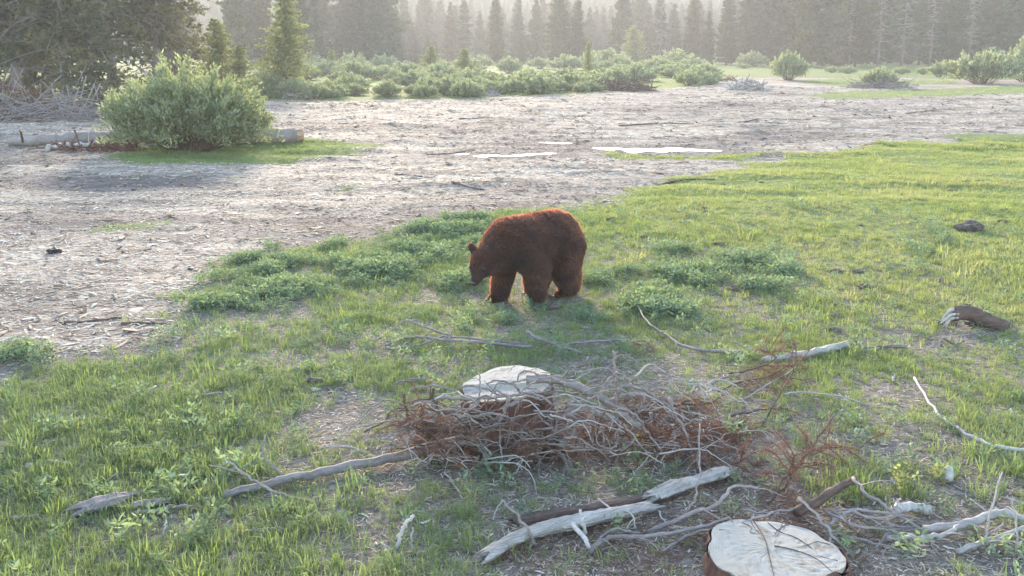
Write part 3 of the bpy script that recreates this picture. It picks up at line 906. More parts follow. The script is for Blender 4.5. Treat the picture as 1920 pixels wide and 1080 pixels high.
# ------------------------------------------------------------------ willows and shrubs
def shrub(Rx, H, nst, nl, ls, seed, lw=.32, upright=.5):
    rng = np.random.default_rng(seed)
    st = MB(); fo = MB()
    per = nl // nst
    for i in range(nst):
        az = rng.uniform(0, 6.28); rr = math.sqrt(rng.uniform(0, 1))
        b = np.array([.16 * Rx * math.cos(az) * rr, .16 * Rx * math.sin(az) * rr, -.03])
        top_h = H * (1 - .50 * rr ** 2.2) * (rng.uniform(.72, 1.0) if rng.uniform() < .9 else rng.uniform(1.0, 1.09))
        e = np.array([Rx * rr * math.cos(az) * rng.uniform(.85, 1.05), Rx * rr * math.sin(az) * rng.uniform(.85, 1.05), top_h])
        mid = b * .35 + e * .65; mid[2] = top_h * (.5 + .15 * rng.uniform()); mid[:2] *= rng.uniform(.8, 1.05)
        p = spline([b, mid, e], 5)
        tube(st, p, .012 * H / 2.5 + .003, .003, 3, rng=rng, cap=False)
        if i % 2 == 0:
            e2 = e.copy(); e2[:2] *= 1.12; e2[2] *= rng.uniform(.25, .6)
            p2 = spline([b, (b + e2) / 2 + [0, 0, .1 * H], e2], 4)
        else:
            p2 = p
        for path, cnt, lo in ((p, int(per * .72), .25), (p2, int(per * .28), .35)):
            f = rng.uniform(lo, 1, cnt) ** .8 * (len(path) - 1)
            j = np.minimum(f.astype(int), len(path) - 2); w = (f - j)[:, None]
            c = path[j] * (1 - w) + path[j + 1] * w
            c = c + rng.normal(0, .055 * H, (cnt, 3)) * (1 - .65 * (f / len(path)))[:, None]
            c[:, 2] = np.maximum(c[:, 2], .03)
            t_ = norm(path[-1] - path[0])
            dd = norm(rand_dirs(cnt, rng) * .9 + t_ * .7 + np.array([0, 0, upright]))
            tint = np.clip(rng.normal(.42, .20, cnt) + .30 * (c[:, 2] / H - .5) + rng.normal(0, .16), 0, 1)
            L = ls * rng.uniform(.7, 1.35, cnt)
            leaves(fo, c, dd, L, L * lw, tint, rng)
    return st.mesh('stems'), fo.mesh('foliage')

def shrub_root(name, ms, leafm, label='', cat='', group=None):
    r = empty(name); link('stems', ms[0], 'bark_brown', r); link('foliage', ms[1], leafm, r)
    return tag(r, label, cat, group)

w = shrub_root('willow_bush', shrub(2.15, 2.5, 230, 42000, .125, 400, .30), 'willow_leaf', 'large rounded willow bush in front of the fallen log', 'bush')
w.location = P(356, 286); w.scale = (1.06, .95, .94)
kinds = [shrub(1.3, 1.25, 70, 7000, .11, 410 + i, .42) for i in range(4)]
sh = Pool([shrub_root('shrub', k_, 'sage_leaf') for k_ in kinds])
SPEC = [(668, 92, 1.75, 1.5, 'dark rounded willow with pale top in the shrub band, under the little pines'),
        (1000, 68, 1.35, 1.05, 'dense rounded shrub at the clearing edge, before the slender sapling'),
        (1478, 93, 1.45, 2.0, 'lone upright willow standing on bare ground before the dark wood'),
        (1648, 74, 1.05, 1.15, 'low willow tangled with dead sticks on the grass strip'),
        (1842, 84, 2.4, 2.35, 'wide dense willow before the dark wood at the end of the grass strip'),
        (1925, 90, 2.2, 2.9, 'tall willow pressed against the wide dense willow'),
        (1762, 104, 1.1, 1.3, 'small pale willow between the wide willow and the dark wood'),
        (1268, 150, 2.6, 2.2, 'pale shrub at the foot of the treeline, beside the short broad conifer'),
        (1135, 150, 2.9, 2.4, 'rounded pale green shrub at the foot of the treeline, right of the sapling'),
        (1060, 142, 2.2, 1.6, 'rounded pale green shrub at the foot of the treeline, left of the sapling'),
        (1410, 170, 2.2, 2.0, 'pale shrub under the first trees of the dark wood'),
        (505, 61, 1.0, 1.15, 'bushy shrub crowding the foot of the tall young pine')]
for i, (px, D, sx, sz, lb) in enumerate(SPEC):
    sh.put(i, at_ground(px, 0, D), sx, sz, rt.uniform(0, 6), lb, None, 'bush')
for i in range(165):
    px = rt.uniform(480, 1335); u = rt.uniform(0, 1) if i < 120 else rt.uniform(0, .14)
    lim = np.interp(px, [480, 620, 900, 1000, 1100, 1200, 1335], [190, 189, 186, 181, 178, 170, 164])
    py = lim - 4 - (lim - 130) * u
    if 1120 < px < 1235 and py > 160: continue
    loc = P(px, py)
    D = loc.y
    s_ = rt.uniform(.55, 1.15) * np.clip(D / 75, .75, 1.6)
    sh.put(int(rt.integers(0, 4)), loc, s_ * rt.uniform(.9, 1.4), s_ * rt.uniform(.7, 1.1), rt.uniform(0, 6),
           '%s grey-green shrub in the %s row of the shrub band behind the clearing' % ('wide' if s_ > .95 else 'low', 'front' if u < .33 else ('middle' if u < .66 else 'back')), 'shrubs along the far edge', 'bush')
for px, py in ((1655, 140), (1690, 139), (1730, 139), (1590, 138), (1560, 136), (1450, 130), (1395, 128)):
    sh.put(int(rt.integers(0, 4)), P(px, py), rt.uniform(.7, 1.1), rt.uniform(.5, .8), 0,
           'low pale shrub in the grass before the dark wood', 'low shrubs before the dark wood', 'bush')
#@@PART3
# ------------------------------------------------------------------ the bear
def build_bear():
    balls = []                       # centre, radius, scale
    def bone(p0, r0, p1, r1, sc=(1, 1, 1), n=None):
        p0, p1 = np.array(p0, float), np.array(p1, float)
        n = n or max(3, int(np.linalg.norm(p1 - p0) / (min(r0, r1) * .3)) + 2)
        for t in np.linspace(0, 1, n):
            balls.append((p0 * (1 - t) + p1 * t, r0 * (1 - t) + r1 * t, sc))
    T = (1, .93, 1)
    bone((-.38, 0, .60), .27, (-.30, 0, .675), .29, T)
    bone((-.30, 0, .675), .29, (-.05, 0, .66), .30, T)
    bone((-.05, 0, .655), .30, (.22, 0, .665), .285, T)
    bone((.22, 0, .665), .285, (.36, 0, .70), .245, (1, .95, 1))
    bone((.36, 0, .70), .245, (.54, 0, .615), .178, (1, .95, 1))
    bone((.54, 0, .615), .178, (.68, .01, .54), .132)
    bone((.40, 0, .58), .20, (.62, 0, .49), .12)
    def hd(x, y, z):                 # head frame, turned towards its left
        a_ = R(25)
        return np.array([HC[0] + x * math.cos(a_) - y * math.sin(a_), HC[1] + x * math.sin(a_) + y * math.cos(a_), HC[2] + z])
    HC = (.715, .0, .525)
    bone(hd(0, 0, 0), .128, hd(.06, 0, -.07), .100)
    bone(hd(.05, 0, -.06), .088, hd(.145, 0, -.175), .048)
    bone(hd(.03, 0, -.10), .070, hd(.125, 0, -.195), .038)      # lower jaw
    for s in (-1, 1):
        bone(hd(-.01, s * .06, -.05), .080, hd(.03, s * .05, -.10), .065)
        bone(hd(-.030, s * .100, .085), .050, hd(-.036, s * .138, .138), .052, (.62, 1, 1))
    # hind legs
    for s, dx in ((1, .0), (-1, .14)):
        y = s * .165
        bone((-.32, y * .9, .58), .23, (-.29 + dx * .4, y * 1.05, .38), .185)
        bone((-.29 + dx * .4, y * 1.05, .38), .185, (-.37 + dx, y, .19), .135)
        bone((-.37 + dx, y, .19), .135, (-.36 + dx, y, .085), .105)
        bone((-.38 + dx, y, .062), .078, (-.24 + dx, y * 1.05, .05), .062, (1, 1.15, .9))
    # front legs: right one planted ahead, left one lagging with the wrist bent
    bone((.27, -.13, .58), .175, (.26, -.165, .40), .125)
    bone((.26, -.165, .40), .135, (.33, -.16, .16), .105)
    bone((.33, -.16, .16), .105, (.34, -.16, .08), .095)
    bone((.34, -.16, .062), .075, (.43, -.165, .048), .062, (1, 1.15, .85))
    bone((.24, .14, .58), .19, (.12, .185, .40), .150)
    bone((.12, .185, .40), .150, (.13, .175, .18), .105)
    bone((.13, .175, .18), .105, (.09, .17, .085), .086)
    bone((.09, .17, .075), .078, (.15, .17, .055), .066, (1, 1.1, .85))
    bm = bmesh.new()
    for c, r, sc in balls:
        m = Matrix.Translation(Vector(c)) @ Matrix.Diagonal((r * sc[0], r * sc[1], r * sc[2], 1))
        bmesh.ops.create_icosphere(bm, subdivisions=2, radius=1, matrix=m)
    me = bpy.data.meshes.new('tmp'); bm.to_mesh(me); bm.free()
    tmp = bpy.data.objects.new('tmp', me); COL.objects.link(tmp)
    rm = tmp.modifiers.new('r', 'REMESH'); rm.mode = 'VOXEL'; rm.voxel_size = .017; rm.use_smooth_shade = True
    sm = tmp.modifiers.new('s', 'SMOOTH'); sm.factor = .5; sm.iterations = 7
    dg = bpy.context.evaluated_depsgraph_get()
    body = bpy.data.meshes.new_from_object(tmp.evaluated_get(dg))
    bpy.data.objects.remove(tmp, do_unlink=True)
    # triangles for the fur
    body.calc_loop_triangles()
    nv = len(body.vertices)
    V = np.zeros(nv * 3); body.vertices.foreach_get('co', V); V = V.reshape(-1, 3)
    tri = np.zeros(len(body.loop_triangles) * 3, np.int32); body.loop_triangles.foreach_get('vertices', tri); tri = tri.reshape(-1, 3)
    body.polygons.foreach_set('use_smooth', np.ones(len(body.polygons), bool))
    A, B, C = V[tri[:, 0]], V[tri[:, 1]], V[tri[:, 2]]
    nrm = np.cross(B - A, C - A); area = np.linalg.norm(nrm, axis=1); nrm = norm(nrm)
    rng = np.random.default_rng(900)
    nh = 150000
    k = rng.choice(len(tri), nh, p=area / area.sum())
    u = rng.uniform(0, 1, (nh, 2)); fl = u.sum(1) > 1; u[fl] = 1 - u[fl]
    p = A[k] + (B - A)[k] * u[:, :1] + (C - A)[k] * u[:, 1:]
    nn = nrm[k]
    # lie of the coat: backwards along the trunk, down on the legs
    leg = sstep(.46, .34, p[:, 2])[:, None]
    flow = np.array([-.75, 0, -.45]) * (1 - leg) + np.array([-.15, 0, -1.0]) * leg
    head = (sstep(.58, .68, p[:, 0]) * (p[:, 2] > .25))[:, None]
    flow = flow * (1 - head) + np.array([-.6, 0, .5]) * head
    flow = flow - nn * (flow * nn).sum(1)[:, None]
    cl_ = np.c_[fbm(p[:, 0] * 22, p[:, 2] * 22 + p[:, 1] * 9, 201, 2), fbm(p[:, 0] * 22 + 40, p[:, 2] * 22 + p[:, 1] * 9, 202, 2), fbm(p[:, 0] * 22, p[:, 2] * 22 + 50 + p[:, 1] * 9, 203, 2)]
    dr = norm(norm(flow) * .85 + nn * .55 + rand_dirs(nh, rng) * .18 + cl_ * .45)
    nose_d = np.linalg.norm(p - hd(.15, 0, -.19), axis=1)
    mz = sstep(.20, .11, nose_d)
    earz = sum(sstep(.075, .055, np.linalg.norm(p - hd(-.034, s * .118, .12), axis=1)) for s in (-1, 1))
    L = rng.uniform(.030, .056, nh) * (1 - .72 * mz) * (1 - .55 * head[:, 0] * (1 - mz)) * (1 - .45 * earz)
    L *= 1 - .4 * sstep(.14, .04, p[:, 2])
    eyez = sum(sstep(.05, .03, np.linalg.norm(p - hd(.112, s * .078, -.045), axis=1)) for s in (-1, 1))
    L *= 1 - .75 * eyez
    tint = np.clip(.42 + .30 * fbm(p[:, 0] * 7 + p[:, 1] * 5, p[:, 2] * 7, 5, 2) + rng.normal(0, .16, nh), 0, 1)
    paw = p[:, 2] < .035
    ok = ~paw
    fm = MB(); fz = MB()
    isz = ok & (mz > rng.uniform(.15, .85, nh))
    o2 = ok & ~isz
    blades(fm, (p - nn * .004)[o2], dr[o2], L[o2], .0052, tint[o2], rng)
    blades(fz, (p - nn * .004)[isz], dr[isz], L[isz], .0042, tint[isz], rng)
    fm.a[0][2::3] = np.clip(fm.a[0][2::3] + .28, 0, 1)           # paler hair tips, painting the sunlit rim brighter
    loc = P(1000, 560)
    b = link('bear', body, 'hide')
    b.location = (loc.x, loc.y, loc.z - .015)
    YAW = R(180 + 40)
    b.rotation_euler = (0, 0, YAW)
    b.scale = (1.0, 1.0, 1.0)
    tag(b, 'brown bear walking across the grass with its head lowered', 'bear')
    fm.obj('fur', 'fur', b); fz.obj('muzzle_fur', 'fur_muzzle', b)
    # nose, eyes, claws
    def blob(c, r, sc, name, mat, rot=None):
        bm = bmesh.new(); bmesh.ops.create_icosphere(bm, subdivisions=2, radius=1)
        m_ = bpy.data.meshes.new(name)
        mt = Matrix.Translation(c) @ (rot or Matrix.Identity(4)) @ Matrix.Diagonal((r * sc[0], r * sc[1], r * sc[2], 1))
        bm.transform(mt); bm.to_mesh(m_); bm.free()
        m_.polygons.foreach_set('use_smooth', np.ones(len(m_.polygons), bool))
        return link(name, m_, mat, b)
    tip = hd(.145, 0, -.175); ax = norm(tip - hd(0, 0, 0))
    blob(Vector(tip + ax * .040 + np.array([.008, .004, .008])), .032, (.8, 1.05, .75), 'nose', 'black_skin')
    for s in (-1, 1):
        blob(Vector(hd(.112, s * .078, -.045)), .016, (1, 1, 1), 'eye', 'eye')
    claws = {'front': [(.485, -.165), (.20, .17)], 'hind': [(-.18, .173), (-.04, -.173)]}
    for key in claws:
        for cx, cy_ in claws[key]:
            for j in range(5):
                mb = MB(); yy = cy_ + (j - 2) * .022
                tube(mb, spline([(cx - .02, yy, .04), (cx + .012, yy, .035), (cx + .032, yy, .012)], 3), .007, .002, 5)
                mb.obj('claw', 'black_skin', b, True)
build_bear()

# ------------------------------------------------------------------ dead wood
def needles_along(mb, path, n, rng, L=.05, spread=.02, lo=.3, w=.0032):
    f = rng.uniform(lo, 1, n) * (len(path) - 1)
    j = np.minimum(f.astype(int), len(path) - 2); ww = (f - j)[:, None]
    c = path[j] * (1 - ww) + path[j + 1] * ww + rng.normal(0, spread, (n, 3)) * .3
    t = norm(path[j + 1] - path[j])
    d = norm(t * .7 + rand_dirs(n, rng))
    blades(mb, c, d, L * rng.uniform(.6, 1.3, n), w, np.clip(rng.normal(.5, .22, n), 0, 1), rng)

srng = np.random.default_rng(55)
def stick(name, pts3, r0, r1, mat='bark_grey', label='', cat='branch', group=None, sides=6, twigs=0, needles=0, nl=.05, tl=.25, rough=.16, kink=.55, ground=True, n=5):
    path = spline(pts3, n)
    seg = np.linalg.norm(path[-1] - path[0])
    path[1:-1] += srng.normal(0, min(kink * r0, .0045 if r0 < .06 else .03), (len(path) - 2, 3))
    if ground:
        path[:, 2] = np.maximum(path[:, 2], hgt(path[:, 0], path[:, 1]) + .2 * r0)
    base = path[0].copy()
    yaw = math.atan2(path[-1][1] - path[0][1], path[-1][0] - path[0][0]); cz, sz = math.cos(-yaw), math.sin(-yaw)
    RZ = np.array([[cz, sz, 0], [-sz, cz, 0], [0, 0, 1]])          # row vectors into the stick's own frame
    mb = MB(); tube(mb, (path - base) @ RZ, r0, r1, sides, rough, rng=srng)
    o = mb.obj(name, mat, None, True)
    o.location = base; o.rotation_euler = (0, 0, yaw)
    tag(o, label, cat, group)
    nm = MB()
    for k_ in range(twigs):
        i = int(srng.integers(max(1, len(path) // 5), len(path)))
        t = norm(path[min(i + 1, len(path) - 1)] - path[i - 1])
        d = norm(t * .6 + srng.normal(0, .8, 3) * [1, 1, .55] + [0, 0, .12])
        L = tl * srng.uniform(.5, 1.2)
        q = path[i]
        bend = srng.normal(0, .25, 3)
        tp = spline([q, q + d * L * .5 + bend * L * .12, q + d * L + bend * L * .5 + [0, 0, -.15 * L]], 4)
        tp[:, 2] = np.maximum(tp[:, 2], hgt(tp[:, 0], tp[:, 1]) + .006)
        tm = MB(); rr = max(.0028, r1 * .8 if r1 > .003 else .003)
        tube(tm, (tp - base) @ RZ, min(rr, .008), .002, 4, .1, rng=srng)
        tm.obj('twig', mat, o, True)
        if needles: needles_along(nm, (tp - base) @ RZ, needles, srng, nl)
    if needles:
        needles_along(nm, (path - base) @ RZ, needles, srng, nl, lo=.55)
        tag(nm.obj('needle_tuft', 'needle_dead', o), kind='stuff')
    return o

def px3(lst, h=.012):
    """(px, py) list on the ground at height h, or (px, py, h)"""
    return [P(a[0], a[1], a[2] if len(a) > 2 else h) for a in lst]

# --- the two stumps
def stump(name, cx, cy, rad, H, tilt, seed, label, step=None, flare=1.18, sides=56):
    rng = np.random.default_rng(seed)
    z0 = h1(cx, cy)
    root = empty(name, (cx, cy, z0)); tag(root, label, 'stump')
    th = np.linspace(0, 2 * math.pi, sides, endpoint=False)
    prof = 1 + .05 * np.sin(3 * th + seed) + .035 * np.sin(5 * th + 2 * seed) + .02 * np.sin(11 * th) + rng.normal(0, .006, sides)
    def zt(x_, y_):
        return H + tilt[0] * x_ + tilt[1] * y_
    mb = MB(); rows = 9; V = []
    for i in range(rows):
        f = i / (rows - 1)
        fl = 1 + (flare - 1) * (1 - f) ** 2.2
        rough = 1 + (.022 * np.sin(17 * th + 3 * f) + rng.normal(0, .012, sides)) * (1 if i < rows - 1 else .4)
        X, Y = rad * prof * fl * rough * np.cos(th), rad * prof * fl * rough * np.sin(th)
        Z = -.06 + (zt(X, Y) + .06 + (rng.normal(0, .010, sides) + .012 * np.sin(7 * th + seed)) * (i == rows - 1)) * f
        V.append(np.c_[X, Y, Z])
    V = np.vstack(V)
    i = np.arange(rows - 1)[:, None] * sides; k_ = np.arange(sides)[None, :]; kk = (k_ + 1) % sides
    Q = np.stack([i + k_, i + kk, i + sides + kk, i + sides + k_], -1).reshape(-1, 4)
    mb.add(V, Q); mb.obj('bark', 'bark_red', root, True)
    # sawn top, with an optional saw step across it, slightly inside the bark
    nr = 14
    V = []; 
    for j in range(1, nr + 1):
        g = j / nr * .965
        X, Y = rad * prof * g * np.cos(th), rad * prof * g * np.sin(th)
        Z = zt(X, Y) + .004 + rng.normal(0, .0012, sides)
        if step:
            dd = X * step[0] + Y * step[1] - step[2]
            Z = Z + np.where(dd > 0, step[3], 0) * sstep(0, .012, dd)
        V.append(np.c_[X, Y, Z])
    V = np.vstack(V + [np.array([[0, 0, zt(0, 0) + .004 + (step[3] if step and -step[2] > 0 else 0)]])])
    i = np.arange(nr - 1)[:, None] * sides
    Q = np.stack([i + k_, i + kk, i + sides + kk, i + sides + k_], -1).reshape(-1, 4)
    c = len(V) - 1
    T = [(c, s, (s + 1) % sides) for s in range(sides)]
    # rim down to the bark
    e = (nr - 1) * sides
    Vr = V[e:e + sides].copy(); Vr[:, 2] -= .06
    n0 = len(V); V = np.vstack([V, Vr])
    Q = np.vstack([Q, np.stack([e + np.arange(sides), n0 + np.arange(sides), n0 + (np.arange(sides) + 1) % sides, e + (np.arange(sides) + 1) % sides], -1)])
    mb = MB(); mb.add(V, Q, T); top = mb.obj('cut_top', 'cut_wood', root)
    return root, top
pA = P(950, 722, .40)
st1, _top = stump('tree_stump', pA.x, pA.y, .305, .40, (.13, .03), 3, 'reddish sawn stump with a pale stepped top, buried in the brush heap', (.22, 1, -.06, .022), 1.10)
pB = P(1448, 1034, .085)
st2, top2 = stump('tree_stump', pB.x, pB.y, .35, .085, (.0, .02), 8, 'low sawn stump with a wide cracked cream coloured top, beside fallen sticks', None, 1.15)
# cracks in the second top: thin dark checks cut as slivers of bark wood lying in the saw kerf
for path in ([(-.02, .32), (-.01, .12), (-.03, -.05), (-.06, -.3)], [(.02, .05), (.12, .0), (.2, -.08), (.24, -.2)], [(.05, .3), (.09, .2), (.16, .13), (.21, .02)]):
    mb = MB(); pp = spline([(a, b, .0912 + .02 * b) for a, b in path], 6)
    tube(mb, pp, .0035, .002, 4, .3, rng=srng); mb.obj('crack', 'bark_brown', top2)

for top_, rad_, zf in ((_top, .305, lambda a, b: .40 + .13 * a + .03 * b + (.022 if .22 * a + b + .06 > .012 else 0)), (top2, .345, lambda a, b: .085 + .02 * b)):
    for k_ in range(9):                       # fine radial checks running in from the rim
        a = srng.uniform(0, 6.28); r_o, r_i = rad_ * .93, rad_ * srng.uniform(.35, .75)
        pts_ = []
        for f_ in np.linspace(0, 1, 5):
            rr_ = r_o + (r_i - r_o) * f_; aa = a + srng.normal(0, .04)
            pts_.append((rr_ * math.cos(aa), rr_ * math.sin(aa), zf(rr_ * math.cos(aa), rr_ * math.sin(aa)) + .0052))
        mb = MB(); tube(mb, np.array(pts_), .0022, .0008, 4, .3, rng=srng); mb.obj('crack', 'bark_brown', top_)
BR = 'brush heap around the sawn stump'
LBL_T = 'thin bare grey branch tangled in the brush heap around the stepped stump'
def heap_label(pts, r0, rusty):
    c = np.mean([list(q_) for q_ in pts], axis=0)
    if rusty: make = 'rust needled dead branch'
    else: make = 'fine bare twig' if r0 < .0065 else ('bare crooked branch' if r0 < .0095 else 'stout bare branch')
    if np.hypot(c[0] - pA.x, c[1] - pA.y) < .36 and c[2] > .36: where = 'lying over the pale top of the stepped stump'
    elif c[0] < pA.x - .22: where = 'in the brush heap, on the stepped stump\'s pole side'
    elif c[0] < pA.x + .33: where = 'in front of the bark of the stepped stump'
    elif c[0] < pA.x + .85: where = 'in the brush heap under the thick limb'
    else: where = 'in the outer brush heap beyond the thick limb'
    return make + ' ' + where, ('rust needled branches' if rusty else 'bare branches') + ' of the brush heap'
def pile(lst, D, r0, r1, off, sc, jit=.0, mat='bark_grey', twigs=0, needles=0, label=LBL_T, group='bare branches in the brush heap', tl=.16, sides=5):
    pts = []
    for i, (a, b) in enumerate(lst):
        pts.append(PD(off[0] + a / sc, off[1] + b / sc, D + srng.normal(0, jit), .02))
    label, group = heap_label(pts, r0, needles > 0)
    return stick('dead_branch', pts, r0, r1, mat, label, 'branch', group, sides, twigs, needles, tl=tl, ground=True)
Z5, Z6 = ((740, 680), 5.4), ((1020, 680), 5.333)
# in front of / over the stump
A5 = [([(140, 415), (260, 400), (420, 370), (600, 355), (850, 365), (1050, 345), (1250, 325), (1400, 300), (1540, 290), (1580, 210)], 6.12, .015, .007),
      ([(160, 270), (250, 240), (380, 235), (520, 250), (620, 290), (720, 340), (860, 370)], 6.14, .006, .008),
      ([(620, 265), (740, 230), (870, 250), (1000, 300), (1060, 330)], 6.16, .006, .005),
      ([(860, 100), (865, 200), (855, 360)], 6.13, .004, .006),
      ([(930, 220), (1000, 185), (1100, 190), (1200, 220), (1250, 270), (1270, 310)], 6.2, .006, .008),
      ([(1240, 190), (1270, 110), (1340, 85), (1430, 110), (1480, 160)], 6.3, .005, .008),
      ([(1000, 285), (1040, 205), (1140, 210), (1340, 165)], 6.2, .005, .006),
      ([(850, 385), (780, 450), (710, 530), (620, 610), (540, 660)], 6.10, .016, .010),
      ([(1175, 350), (1130, 470), (1090, 560), (1010, 650), (900, 720), (830, 765), (720, 745)], 6.08, .013, .008),
      ([(350, 475), (440, 540), (500, 610), (500, 680)], 6.12, .006, .008),
      ([(200, 600), (330, 660), (500, 680), (620, 720), (760, 760)], 6.06, .008, .011),
      ([(0, 640), (100, 650), (200, 680), (300, 690)], 6.15, .005, .007),
      ([(800, 460), (880, 530), (960, 600), (1020, 630)], 6.11, .008, .006),
      ([(880, 540), (960, 520), (1080, 510)], 6.10, .006, .004),
      ([(740, 700), (820, 650), (920, 625), (980, 660)], 6.07, .006, .006),
      ([(700, 640), (740, 680), (720, 740)], 6.08, .010, .008),
      ([(910, 740), (930, 840), (1000, 930), (1080, 970)], 6.02, .008, .005),
      ([(640, 790), (560, 880), (480, 980)], 6.02, .010, .006),
      ([(1190, 620), (1280, 640), (1380, 710), (1500, 770), (1640, 770)], 6.05, .007, .008),
      ([(1300, 700), (1440, 780), (1580, 810), (1728, 850)], 6.02, .006, .008),
      ([(1440, 510), (1500, 590), (1620, 660), (1728, 670)], 6.08, .008, .005),
      ([(0, 220), (80, 180), (250, 160)], 6.9, .007, .006), ([(40, 215), (180, 180), (340, 160)], 6.9, .008, .005),
      ([(480, 520), (560, 545), (640, 590), (700, 650)], 6.12, .008, .006), ([(560, 640), (660, 590), (760, 560)], 6.1, .006, .004),
      ([(1050, 620), (1180, 600), (1320, 520)], 6.07, .005, .004), ([(1280, 640), (1300, 800), (1290, 930)], 6.03, .004, .003),
      ([(1060, 650), (1075, 800)], 6.04, .004, .004), ([(1190, 560), (1170, 700), (1130, 860)], 6.03, .005, .003)]
for lst, D, r0, r1 in A5:
    pile(lst, D, r0, r1, *Z5, jit=.012, twigs=int(srng.integers(0, 3)), tl=.13)
A6 = [([(410, 235), (470, 190), (550, 170), (620, 195), (670, 250)], 6.35, .009, .006),
      ([(600, 370), (590, 290), (630, 200), (700, 120), (760, 105), (840, 160), (940, 230)], 6.3, .010, .005),
      ([(700, -120), (705, 0), (710, 100), (740, 240)], 6.45, .010, .006),
      ([(730, 560), (720, 430), (740, 290), (800, 235), (920, 245), (1040, 290), (1150, 370), (1250, 440), (1270, 520)], 6.2, .016, .010),
      ([(1040, 270), (1180, 250), (1250, 300), (1380, 350)], 6.25, .010, .005),
      ([(330, 340), (260, 430), (235, 520), (290, 600), (310, 670), (270, 730), (130, 770), (0, 750)], 6.1, .010, .006),
      ([(240, 510), (350, 570), (430, 630), (480, 720), (480, 800)], 6.08, .008, .006),
      ([(250, 500), (400, 450), (500, 490), (620, 550), (740, 580)], 6.12, .016, .022),
      ([(760, 580), (740, 680), (700, 750)], 6.08, .007, .004), ([(740, 580), (780, 710)], 6.08, .007, .004),
      ([(790, 610), (880, 720), (980, 850), (1080, 930), (1110, 960)], 6.08, .009, .005),
      ([(600, 390), (720, 440), (900, 510), (980, 610), (1050, 720), (1130, 790), (1260, 820), (1350, 800)], 6.14, .012, .006),
      ([(570, 630), (595, 720), (580, 860)], 6.05, .007, .006),
      ([(20, 600), (110, 660), (280, 665)], 6.06, .006, .005),
      ([(150, 780), (250, 830), (430, 850), (590, 865), (720, 830), (740, 730)], 6.0, .008, .006),
      ([(200, 745), (340, 760), (430, 810), (530, 870), (580, 910)], 5.98, .008, .005),
      ([(1250, 350), (1300, 500), (1400, 660), (1450, 830), (1510, 900)], 6.15, .014, .006),
      ([(930, 490), (1050, 460), (1150, 370), (1210, 320)], 6.18, .006, .004),
      ([(950, 170), (990, 100), (1130, 95), (1260, 130), (1330, 220), (1360, 300)], 6.4, .007, .005),
      ([(1560, 500), (1555, 700), (1540, 900), (1540, 1067)], 6.0, .004, .006),
      ([(800, 40), (900, 90), (960, 130)], 6.5, .006, .006), ([(1680, 220), (1790, 150), (1900, 130)], 7.2, .006, .009),
      ([(800, 380), (820, 330), (870, 340), (890, 400), (850, 440)], 6.2, .008, .006), ([(-60, 290), (60, 300), (150, 265)], 6.12, .007, .004),
      ([(1430, 430), (1490, 540)], 6.2, .006, .004), ([(1060, 740), (1160, 860), (1180, 900)], 6.03, .006, .004),
      ([(270, 890), (380, 870), (500, 880)], 5.97, .005, .004), ([(600, 870), (740, 880), (850, 830), (910, 760)], 6.0, .006, .004)]
for lst, D, r0, r1 in A6:
    pile(lst, D, r0, r1, *Z6, jit=.015, twigs=int(srng.integers(0, 3)), tl=.14)
# the limb lying over the stump and into the heap
stick('dead_branch', [PD(988, 712, 6.30), PD(1040, 711, 6.28), PD(1090, 727, 6.25), PD(1130, 748, 6.22), PD(1165, 775, 6.2), PD(1200, 800, 6.18)], .030, .022, 'bark_grey',
      'thick limb resting on the stump top and sloping down into the brush heap', twigs=6, tl=.2, sides=9)
# long pole
stick('fallen_pole', px3([(418, 928, .03), (520, 903, .04), (640, 878, .045), (760, 852, .06), (850, 828, .08), (940, 806, .1), (1020, 788, .12)]), .024, .040, 'bark_grey',
      'long thin fallen pole reaching from the brush heap out over the grass', 'pole', sides=9, n=6, rough=.07)
# red needled branches in the heap
LBL_N = 'dead branch thick with rust red needles in the brush heap around the stepped stump'
for lst, off, D in [([(400, 265), (350, 370), (280, 450), (250, 560)], Z5, 6.15), ([(90, 310), (110, 450), (150, 600), (240, 680)], Z5, 6.2), ([(420, 400), (400, 520), (330, 620)], Z5, 6.2),
                    ([(900, 420), (1000, 600), (1120, 760)], Z6, 6.25), ([(1000, 350), (1200, 420), (1400, 420), (1680, 400)], Z6, 6.5), ([(600, 700), (400, 760), (200, 900)], Z6, 6.1),
                    ([(1100, 500), (1110, 620), (1130, 760)], Z6, 6.2), ([(1250, 560), (1380, 640), (1500, 720)], Z6, 6.25), ([(1350, 820), (1500, 950), (1700, 1000)], Z6, 6.1),
                    ([(1450, 380), (1300, 420), (1150, 520)], Z6, 6.45), ([(200, 860), (330, 900), (480, 1000)], Z5, 6.1), ([(700, 820), (900, 900), (1200, 880)], Z5, 6.1),
                    ([(1400, 700), (1600, 760), (1720, 900)], Z5, 6.12), ([(1000, 400), (1300, 440), (1560, 400)], Z5, 6.19), ([(1450, 350), (1560, 480), (1640, 600)], Z5, 6.16)]:
    pile(lst, D, .010, .005, *off, jit=.02, mat='bark_brown', twigs=7, needles=38, label=LBL_N, group='rust needled branches in the brush heap', tl=.2)
